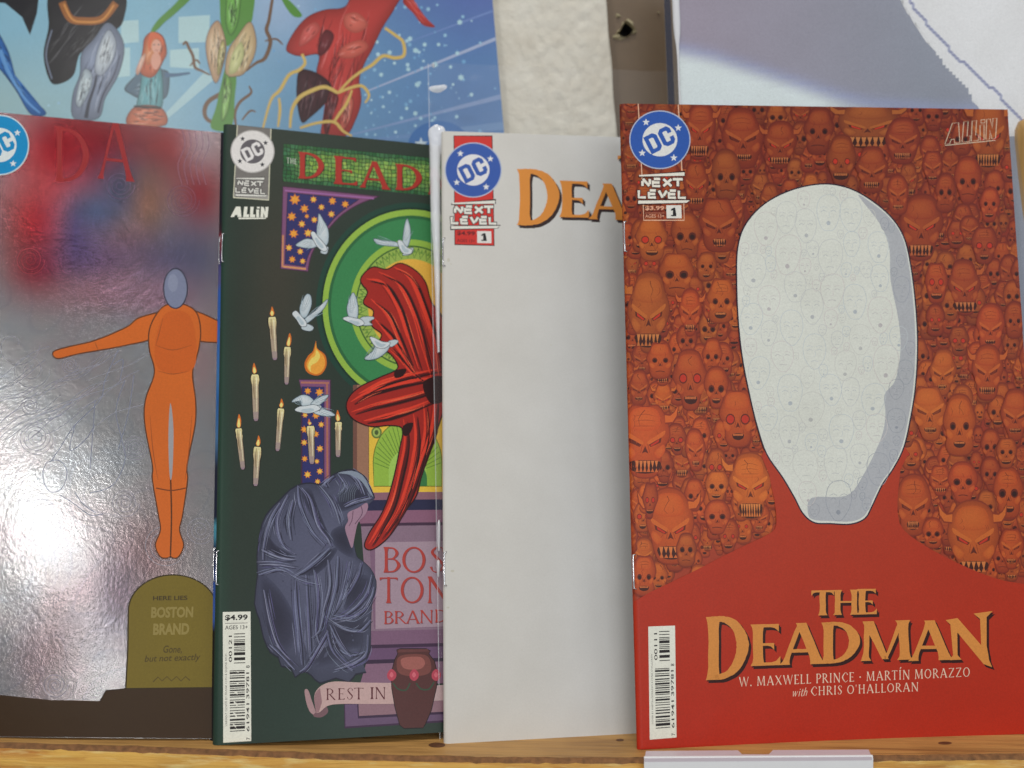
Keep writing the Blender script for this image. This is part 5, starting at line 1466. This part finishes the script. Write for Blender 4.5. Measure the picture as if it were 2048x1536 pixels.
# ------------------------------------------------------------------ comic 4: orange crowd of skulls round a blank white head
P4 = solve_patch((1275, 1500), (2100, 1467), (1240, 207), (2015, 219), (-.0022, 0), 0.014)
def red_cols(U, V, px):
    x, y = px[:, 0], px[:, 1]
    C0, C1, C2 = [np.array(S(c)) for c in ((98, 36, 28), (158, 58, 34), (136, 46, 28))]
    t = np.clip((y - 230) / 800, 0, 1)[:, None]
    c = C0 * (1 - t) + C1 * t
    s = (np.clip((x - 1700) / 350, 0, 1))[:, None] * .5
    return c * (1 - s) + C2 * s
def skull(a, rnd, cx, cy, wd, h, col, kind, lv):
    """carved mask: outline, face, brow, sockets, nose, teeth; returns levels used"""
    jaw = rnd.uniform(.42, .86); tilt = rnd.uniform(-.1, .1); chk = rnd.uniform(.78, 1.0); brow = rnd.uniform(.78, 1.0)
    ol = mixc(col, (84, 26, 24), .50); lt = mixc(col, (232, 150, 62), .30); dk = mixc(col, (54, 18, 18), .66); md = mixc(col, (70, 22, 20), .42)
    def f(x, y): return (cx + wd * .5 * (x + tilt * y), cy + h * .5 * y)
    sh = rnd.random()
    top = -1 if sh < .8 else -.86
    head = [(0, top), (.5, -.9), (.88 * brow, -.56), (.97, -.1), (.84 * chk, .3), (jaw, .66), (jaw * .7, .93), (0, 1), (-jaw * .7, .93), (-jaw, .66), (-.84 * chk, .3), (-.97, -.1), (-.88 * brow, -.56), (-.5, -.9)]
    H = catmull([f(*p) for p in head], 3)
    c = H.mean(0); px_ = 1.5
    a.poly(c + (H - c) * (1 + 2.6 * px_ / (wd + 1)), ol, lv)
    if kind in ('horn', 'demon') and wd > 26:
        for sg in (-1, 1):
            a.poly([f(sg * .80, -.42), f(sg * 1.12, -.44), f(sg * 1.3, -.62), f(sg * 1.34, -.98), f(sg * 1.18, -.78), f(sg * 1.0, -.68), f(sg * .76, -.72)], ol, lv + 1)
            a.poly([f(sg * .80, -.46), f(sg * 1.10, -.48), f(sg * 1.25, -.64), f(sg * 1.31, -.9), f(sg * 1.16, -.73), f(sg * 1.0, -.64), f(sg * .78, -.66)], lt, lv + 2)
    a.soft(H, mixc(col, dk, .34), mixc(col, lt, .55), (rnd.uniform(-.3, .1), -.42), .5, 0, lv + 1)
    big = wd > 30
    if big:
        for k in range(rnd.randint(2, 6)):       # loose pen strokes over brow and cheeks
            x, y = rnd.uniform(-.6, .6), rnd.uniform(-.7, .5); L_ = rnd.uniform(.12, .3)
            a.line([f(x, y), f(x + L_ * .3, y + L_ * .5), f(x + rnd.uniform(-.1, .1), y + L_)], [.3, .9, .3], md, 3, lv + 3)
        a.soft([f(-.5, -.80), f(0, -.88), f(.45, -.80), f(.62, -.5), f(.5, -.3), f(0, -.24), f(-.55, -.3), f(-.68, -.5)], mixc(col, lt, .12), mixc(col, lt, .8), (-.2, -.3), .6, 3, lv + 2)
        for sg in (-1, 1):
            a.soft([f(sg * .72, .12), f(sg * .8, .3), f(sg * .55, .5), f(sg * .34, .34)], mixc(col, dk, .05), mixc(col, lt, .9), (0, -.2), .6, 3, lv + 2)
        for k in range(rnd.choice([0, 0, 2, 3])):
            y = -.66 + k * .13
            a.line([f(-.4, y + .03), f(0, y - .03 * (1 - k)), f(.4, y + .03)], [.4, 1.0, .4], md, 3, lv + 3)
    ey = rnd.uniform(-.06, .1); er = rnd.uniform(.16, .24)
    ec = (184, 48, 30) if kind in ('red', 'demon') else dk
    for sg in (-1, 1):
        if kind in ('angry', 'demon', 'horn'):
            a.poly([f(sg * .14, ey + .1), f(sg * .22, ey + .16), f(sg * .62, ey + .04), f(sg * .66, ey - .12)], dk, lv + 3)
            if wd > 22: a.poly([f(sg * .2, ey + .11), f(sg * .26, ey + .14), f(sg * .54, ey + .03), f(sg * .56, ey - .05)], ec if ec != dk else mixc(dk, col, .4), lv + 4)
            if big: a.blob([f(sg * .08, ey + .02), f(sg * .4, ey - .12), f(sg * .78, ey - .28), f(sg * .74, ey - .14), f(sg * .4, ey + .0), f(sg * .12, ey + .1)], lt, 3, lv + 4)
        else:
            e0 = f(sg * .4, ey)
            a.poly(ellipse(e0[0], e0[1], wd * er * .56, h * er * .42, 14), dk, lv + 3)
            if ec != dk: a.poly(ellipse(e0[0], e0[1], wd * er * .44, h * er * .32, 12), ec, lv + 4)
            elif big: a.poly(ellipse(e0[0], e0[1] + h * .012, wd * er * .36, h * er * .25, 12), mixc(dk, (20, 8, 10), .6), lv + 4)
    a.poly([f(-.13, .36), f(0, .16), f(.13, .36), f(0, .32)], dk, lv + 3)
    if big:
        a.line([f(-.1, .1), f(-.18, .34)], .9, md, 0, lv + 4); a.line([f(.1, .1), f(.18, .34)], .9, md, 0, lv + 4)
    mw = rnd.uniform(.3, .5)
    if kind == 'shut':
        a.line([f(-mw, .66), f(0, .62), f(mw, .67)], max(1, wd * .03), dk, 3, lv + 3)
        return
    mh = rnd.uniform(.06, .16) * (1.9 if kind in ('demon', 'horn') else 1)
    if kind == 'demon': mw = rnd.uniform(.5, .66)
    if big and rnd.random() < .5:
        x, y = rnd.uniform(-.3, .3), -.8
        Pk = [f(x, y)]
        for q in range(4): x += rnd.uniform(-.16, .16); y += rnd.uniform(.06, .14); Pk.append(f(x, y))
        a.line(Pk, [1.2, .5], dk, 0, lv + 4)
    a.blob([f(-mw, .58), f(0, .54), f(mw, .58), f(mw * .85, .62 + mh), f(0, .66 + mh * 1.2), f(-mw * .85, .62 + mh)], mixc(col, (40, 16, 16), .82), 3, lv + 3)
    if wd > 24:
        n = rnd.randint(5, 8)
        for i in range(n):
            x0 = -mw * .9 + 1.8 * mw * i / n; x1 = x0 + 1.8 * mw / n * .86; L_ = mh * rnd.uniform(.7, 1.5)
            if kind in ('demon', 'horn', 'angry'):
                a.poly([f(x0, .555), f(x1, .555), f((x0 + x1) / 2, .575 + L_)], mixc(col, (226, 158, 90), .5), lv + 4)
                a.poly([f(x0, .655 + mh), f(x1, .655 + mh), f((x0 + x1) / 2, .65 + mh - L_ * .6)], mixc(col, (216, 140, 76), .4), lv + 5)
            else:
                a.poly([f(x0, .565), f(x1, .565), f(x1, .575 + mh * .55), f(x0, .575 + mh * .55)], mixc(col, (220, 150, 84), .42), lv + 4)
HEAD = [(1641, 370), (1690, 376), (1735, 398), (1778, 433), (1805, 474), (1819, 530), (1829, 610), (1833, 690), (1829, 770), (1820, 830), (1806, 893), (1785, 936), (1763, 968), (1742, 1012), (1728, 1036), (1700, 1047), (1660, 1046), (1628, 1044), (1606, 1026), (1590, 996), (1566, 955), (1534, 908), (1516, 856), (1502, 800), (1486, 720), (1477, 640), (1474, 560), (1476, 497), (1491, 451), (1528, 410), (1582, 382)]
TORSO = [(1240, 1215), (1268, 1203), (1300, 1184), (1345, 1163), (1400, 1136), (1450, 1110), (1500, 1086), (1540, 1066), (1552, 1048), (1548, 1000), (1538, 950), (1540, 880), (1800, 880), (1800, 940), (1794, 1000), (1798, 1046), (1820, 1072), (1860, 1098), (1910, 1124), (1960, 1146), (2010, 1162), (2080, 1172), (2140, 1180), (2140, 1560), (1240, 1560)]
def crowd(a):
    rnd = random.Random(44)
    big = [(1485, 277, 84, 118, 'angry'), (1637, 262, 62, 92, 'shut'), (1400, 262, 60, 110, 'demon'), (1735, 250, 120, 90, 'demon'), (1805, 282, 70, 90, 'angry'), (1976, 268, 78, 150, 'demon'), (1452, 350, 58, 98, 'shut'), (1560, 290, 66, 92, 'demon'), (1682, 320, 60, 96, 'red'), (1743, 340, 66, 90, 'angry'), (1392, 370, 50, 96, 'demon'), (1437, 448, 80, 110, 'angry'), (1303, 478, 64, 86, 'red'), (1372, 470, 60, 90, 'shut'), (1842, 455, 88, 130, 'demon'), (1935, 360, 54, 90, 'shut'), (1890, 386, 40, 74, 'shut'), (1968, 490, 52, 74, 'red'), (1795, 390, 42, 76, 'angry'), (1297, 625, 84, 158, 'demon'), (1353, 548, 70, 88, 'shut'), (1442, 600, 58, 90, 'skull'), (1380, 625, 46, 90, 'horn'),
           (1928, 575, 66, 108, 'demon'), (1872, 565, 44, 80, 'red'), (1980, 655, 56, 92, 'angry'), (1974, 745, 62, 108, 'horn'), (1885, 745, 54, 90, 'angry'), (1870, 640, 36, 60, 'red'), (2028, 640, 40, 70, 'shut'), (1380, 760, 70, 118, 'red'), (1475, 835, 74, 116, 'red'), (1432, 775, 48, 80, 'skull'), (1320, 720, 54, 72, 'shut'), (1290, 880, 100, 150, 'demon'), (1858, 825, 74, 110, 'angry'), (1918, 850, 66, 120, 'skull'), (2030, 830, 60, 100, 'angry'), (1500, 972, 86, 130, 'demon'), (1433, 972, 46, 62, 'skull'), (1340, 1052, 96, 150, 'demon'), (1434, 1034, 52, 66, 'shut'), (1826, 1010, 72, 120, 'angry'), (1880, 960, 44, 60, 'horn'), (1925, 965, 60, 80, 'shut'), (2016, 985, 60, 100, 'skull'), (1946, 1080, 104, 156, 'demon'), (2022, 1096, 50, 80, 'angry'), (1865, 1066, 42, 58, 'skull'), (1288, 1150, 46, 80, 'skull'), (2012, 905, 40, 60, 'skull'), (1390, 900, 40, 80, 'angry'), (1300, 1000, 30, 70, 'red'), (1372, 1100, 40, 64, 'shut'), (1400, 1160, 46, 60, 'shut'), (2060, 720, 44, 80, 'shut'), (2060, 560, 40, 70, 'red')]
    units = []
    for y in np.arange(212, 1230, 21):
        for x in np.arange(1246, 2110, 21):
            xx, yy = x + rnd.uniform(-10, 10), y + rnd.uniform(-9, 9)
            if in_poly(xx, yy, HEAD): continue
            if in_poly(xx, yy + 10, TORSO): continue
            s = rnd.choice([20, 24, 28, 34, 40])
            units.append((xx, yy, s, s * rnd.uniform(1.35, 1.7), rnd.choice(['shut', 'skull', 'angry', 'skull', 'red', 'demon', 'shut', 'angry'])))
    rnd.shuffle(units)
    units.sort(key=lambda u: u[2] // 10)
    units += big
    placed = []
    mx = a.lv
    for cx, cy, wd, h, kind in units:
        lo = (cx - wd * .75, cy - h * .6, cx + wd * .75, cy + h * .56)
        lv = a.lv
        for b, L_ in placed:
            if lo[0] < b[2] and lo[2] > b[0] and lo[1] < b[3] and lo[3] > b[1]: lv = max(lv, L_ + 6)
        placed.append((lo, lv)); mx = max(mx, lv + 6)
        t = min(1, max(0, (cy - 230) / 620))
        base = mixc((104, 36, 22), (194, 78, 26), t)
        if cx > 1780: base = mixc(base, (136, 50, 24), .45)
        base = mixc(base, rnd.choice([(190, 104, 42), (160, 58, 36), (150, 84, 40), (176, 60, 36), (132, 44, 34)]), rnd.uniform(.15, .5))
        if wd < 42 and kind != 'skull': base = mixc(base, (110, 36, 26), rnd.uniform(.1, .4))
        skull(a, rnd, cx, cy, wd, h, base, kind, lv)
    a.lv = mx + 1
def torso(a):
    lv = a.lv
    # the red of the shoulders deepens towards the foot of the cover
    P = catmull(TORSO, 2); m = len(P)
    col = lambda y: S(mixc((168, 52, 26), (174, 36, 12), min(1, max(0, (y - 1000) / 420))))
    a.add(P, [list(range(m))], [col(y) for x, y in P]); a.up()
def white_head(a):
    H = catmull(HEAD, 5); c = H.mean(0)
    a.line(H, 5.5, (40, 22, 40), closed=True); a.up()
    a.poly(H, (208, 210, 200)); a.up()
    # grey side, drawn flat on the blank head
    G_ = [(1716, 392), (1740, 405), (1778, 436), (1804, 476), (1817, 532), (1826, 610), (1830, 690), (1826, 770), (1817, 830), (1803, 893), (1782, 936), (1760, 968), (1740, 1010), (1726, 1033), (1700, 1043), (1660, 1042), (1629, 1040), (1616, 1030), (1622, 996), (1690, 992), (1720, 960), (1760, 880), (1770, 830), (1768, 790), (1790, 760), (1800, 700), (1796, 640), (1780, 560), (1778, 500), (1760, 450)]
    a.poly(catmull(G_, 4), (168, 170, 173)); a.up()
    rnd = random.Random(8)
    placed = []
    for size in (24, 18, 14, 10, 8, 6):
        for _ in range(420):
            xx, yy = rnd.uniform(1476, 1832), rnd.uniform(376, 1044)
            rx = size * rnd.uniform(.85, 1.1); ry = rx * rnd.uniform(1.25, 1.55)
            if any(((xx - q[0]) / (rx + q[2])) ** 2 + ((yy - q[1]) / (ry + q[3])) ** 2 < .86 for q in placed): continue
            if not all(in_poly(xx + dx, yy + dy, HEAD) for dx, dy in ((rx + 2, 0), (-rx - 2, 0), (0, ry + 2), (0, -ry - 2))): continue
            g = in_poly(xx, yy, G_)
            if g != in_poly(xx - rx, yy, G_) or g != in_poly(xx, yy + ry * .8, G_): continue
            placed.append((xx, yy, rx, ry))
            col = jit((146, 150, 158), 5) if g else rnd.choice([(188, 190, 187), (195, 188, 184), (184, 191, 192), (194, 194, 186)])
            jw = rnd.uniform(.5, .8); tl = rnd.uniform(-.12, .12)
            f = lambda x, y: (xx + rx * (x + tl * y), yy + ry * y)
            a.line(catmull([f(*p) for p in ((0, -1), (.7, -.8), (.97, -.2), (.82, .4), (jw * .6, .92), (0, 1), (-jw * .6, .92), (-.82, .4), (-.97, -.2), (-.7, -.8))], 3), 1.0, col, closed=True)
            c2 = mixc(col, (130, 134, 142), .25)
            for sg in (-1, 1):
                a.line([f(sg * .18, -.06), f(sg * .4, -.14), f(sg * .62, -.05)], .9, c2)
                if rx > 11: a.line([f(sg * .14, -.26), f(sg * .4, -.34), f(sg * .68, -.26)], .8, col)
            a.line([f(.04, -.05), f(.12, .26), f(-.08, .28)], .8, col)
            if rnd.random() < .5: a.poly(ellipse(*f(0, .58), rx * .17, ry * .12, 9), c2)
            else: a.line([f(-.32, .56), f(0, .52), f(.32, .57)], .9, c2)
    a.up(2)
def title_4(a):
    D = (206, 134, 62); K = (48, 16, 12)
    title_letters(a, [('T', 1619, 1670, 1181, 1231, -.02), ('H', 1664, 1718, 1180, 1230, -.02), ('E', 1713, 1754, 1178, 1229, -.02),
                      ('D', 1410, 1500, 1234, 1360, -.03), ('E', 1500, 1562, 1249, 1332, -.03), ('A', 1556, 1646, 1247, 1330, -.03), ('D', 1641, 1722, 1245, 1327, -.03),
                      ('M', 1716, 1824, 1243, 1322, -.03), ('A', 1814, 1902, 1242, 1322, -.03)], D, K, (5, 6))
    for off, c in (((5, 6), K), ((2.5, 3), K), ((0, 0), D)):
        dx, dy = off
        a.poly([(1899 + dx, 1244 + dy), (1913 + dx, 1242 + dy), (1914 + dx, 1310 + dy), (1922 + dx, 1319 + dy), (1898 + dx, 1320 + dy), (1905 + dx, 1310 + dy)], c); a.up()
        a.poly([(1890 + dx, 1240 + dy), (1914 + dx, 1236 + dy), (1975 + dx, 1306 + dy), (1977 + dx, 1320 + dy), (1983 + dx, 1334 + dy), (1966 + dx, 1328 + dy), (1903 + dx, 1252 + dy)], c); a.up()
        a.poly([(1946 + dx, 1227 + dy), (1984 + dx, 1222 + dy), (1972 + dx, 1234 + dy), (1972 + dx, 1290 + dy), (1978 + dx, 1326 + dy), (1968 + dx, 1316 + dy), (1961 + dx, 1290 + dy), (1959 + dx, 1238 + dy)], c); a.up()
def credits(a):
    cr = (226, 196, 172)
    words(a, 'W. MAXWELL PRINCE * MARTÍN MORAZZO', 1477, 1373, 1939, 1353, 19, cr, .72, .10); a.up()
    words(a, 'with', 1583, 1393, 1614, 1391.5, 17, cr, .8, .02, .15); a.up()
    words(a, "CHRIS O'HALLORAN", 1620, 1391, 1836, 1382, 18, cr, .72, .10)
def badge_4(a):
    pale = (222, 176, 146)
    for P in ([(1276, 206), (1284, 360)], [(1356, 206), (1364, 350)], [(1286, 404), (1287, 441), (1368, 441), (1367, 400)]): a.line(P, 2.0, pale)
    a.up()
    badge(a, 1319.5, 280, 59, 56.5, (44, 84, 162), (170, 178, 196), (212, 214, 214), (212, 212, 208), (44, 84, 162)); a.up()
    next_level(a, 1276, 1379, 344, 408, (222, 216, 202), (60, 22, 18), 5.2, .01); a.up()
    sans(a, '$3.99', (1290, 422), (38, 0), (0, -9.5), (216, 160, 130), .03)
    a.line([(1290, 426.5), (1328, 426.5)], .9, (200, 130, 100))
    sans(a, 'AGES 13+', (1290, 436), (38, 0), (0, -7), (216, 160, 130), .01)
    a.poly([(1332, 411), (1362, 411), (1363, 437), (1333, 437)], (216, 212, 202)); a.up()
    numeral_one(a, 1341, 433, 12, 17); a.up()
def imprint_4(a): all_in(a, 1889, 1993, 249, 289, (206, 186, 160), 1.5, -.10)
def barcode_4(a):
    barcode(a, ((1296, 1253), (1349.5, 1251), (1352.5, 1474.5), (1299, 1479)), (.23, .77, .375, .925), (.40, .79, .045, .32), '7 61941 39781 8', '00111', "COVER BY MARTÍN MORAZZO & CHRIS O'HALLORAN")
comic('orange_comic', P4, 'orange cover with a big white head amid a crowd of skulls, rightmost comic', M_PRINT, red_cols,
      [('crowd_artwork', lambda a: (crowd(a), torso(a)), M_PRINT), ('white_head', white_head, M_PRINT), ('title_lettering', title_4, M_PRINT), ('credits', credits, M_PRINT), ('publisher_badge', badge_4, M_PRINT), ('event_lettering', imprint_4, M_PRINT), ('barcode', barcode_4, M_PRINT)], (.772, .25))

# ------------------------------------------------------------------ price card hung over the ledge
def price_card():
    z = .0018
    q = lambda x, y: onZ(x, y, z)
    t = thing('shelf_card', q(1515, 1510), 'blank white folded card hung over the ledge below the orange cover', 'card')
    top = [(1292, 1502), (1476, 1500.5), (1484, 1508.5), (1538, 1508.5), (1546, 1500), (1737, 1499), (1744, 1514), (1289, 1517)]
    P = [q(*p) for p in top]
    n = len(P)
    lowr = [p - np.array([0, 0, .0012]) for p in P]
    f = [tuple(range(n))[::-1], tuple(range(n, 2 * n))] + [(i, (i + 1) % n, n + (i + 1) % n, n + i) for i in range(n)]
    mk('top_flap', P + lowr, f, M_CARDTOP, t)
    A, B = q(1288, 1515.4), q(1745, 1512.4)
    bm = bmesh.new()
    nrm = np.array([0, -.0006, 0]); V = []
    for k in np.linspace(0, 1, 20):
        p = A * (1 - k) + B * k
        for dz, dy in ((.0004, -.0002), (-.0004, -.0007), (-.012, -.0012), (-.045, -.002)):
            V.append(p + np.array([0, dy, dz]))
    m = len(V); V += [v + np.array([0, .0006, 0]) for v in V]
    f = []
    for i in range(19):
        for k in range(3):
            a = i * 4 + k
            f.append((a, a + 1, a + 5, a + 4)); f.append((m + a, m + a + 4, m + a + 5, m + a + 1))
        f.append((i * 4, i * 4 + 4, m + i * 4 + 4, m + i * 4)); f.append((i * 4 + 3, m + i * 4 + 3, m + i * 4 + 7, i * 4 + 7))
    for i in (0, 19):
        for k in range(3): f.append((i * 4 + k, m + i * 4 + k, m + i * 4 + k + 1, i * 4 + k + 1))
    mk('front_panel', V, f, M_CARD, t)
price_card()
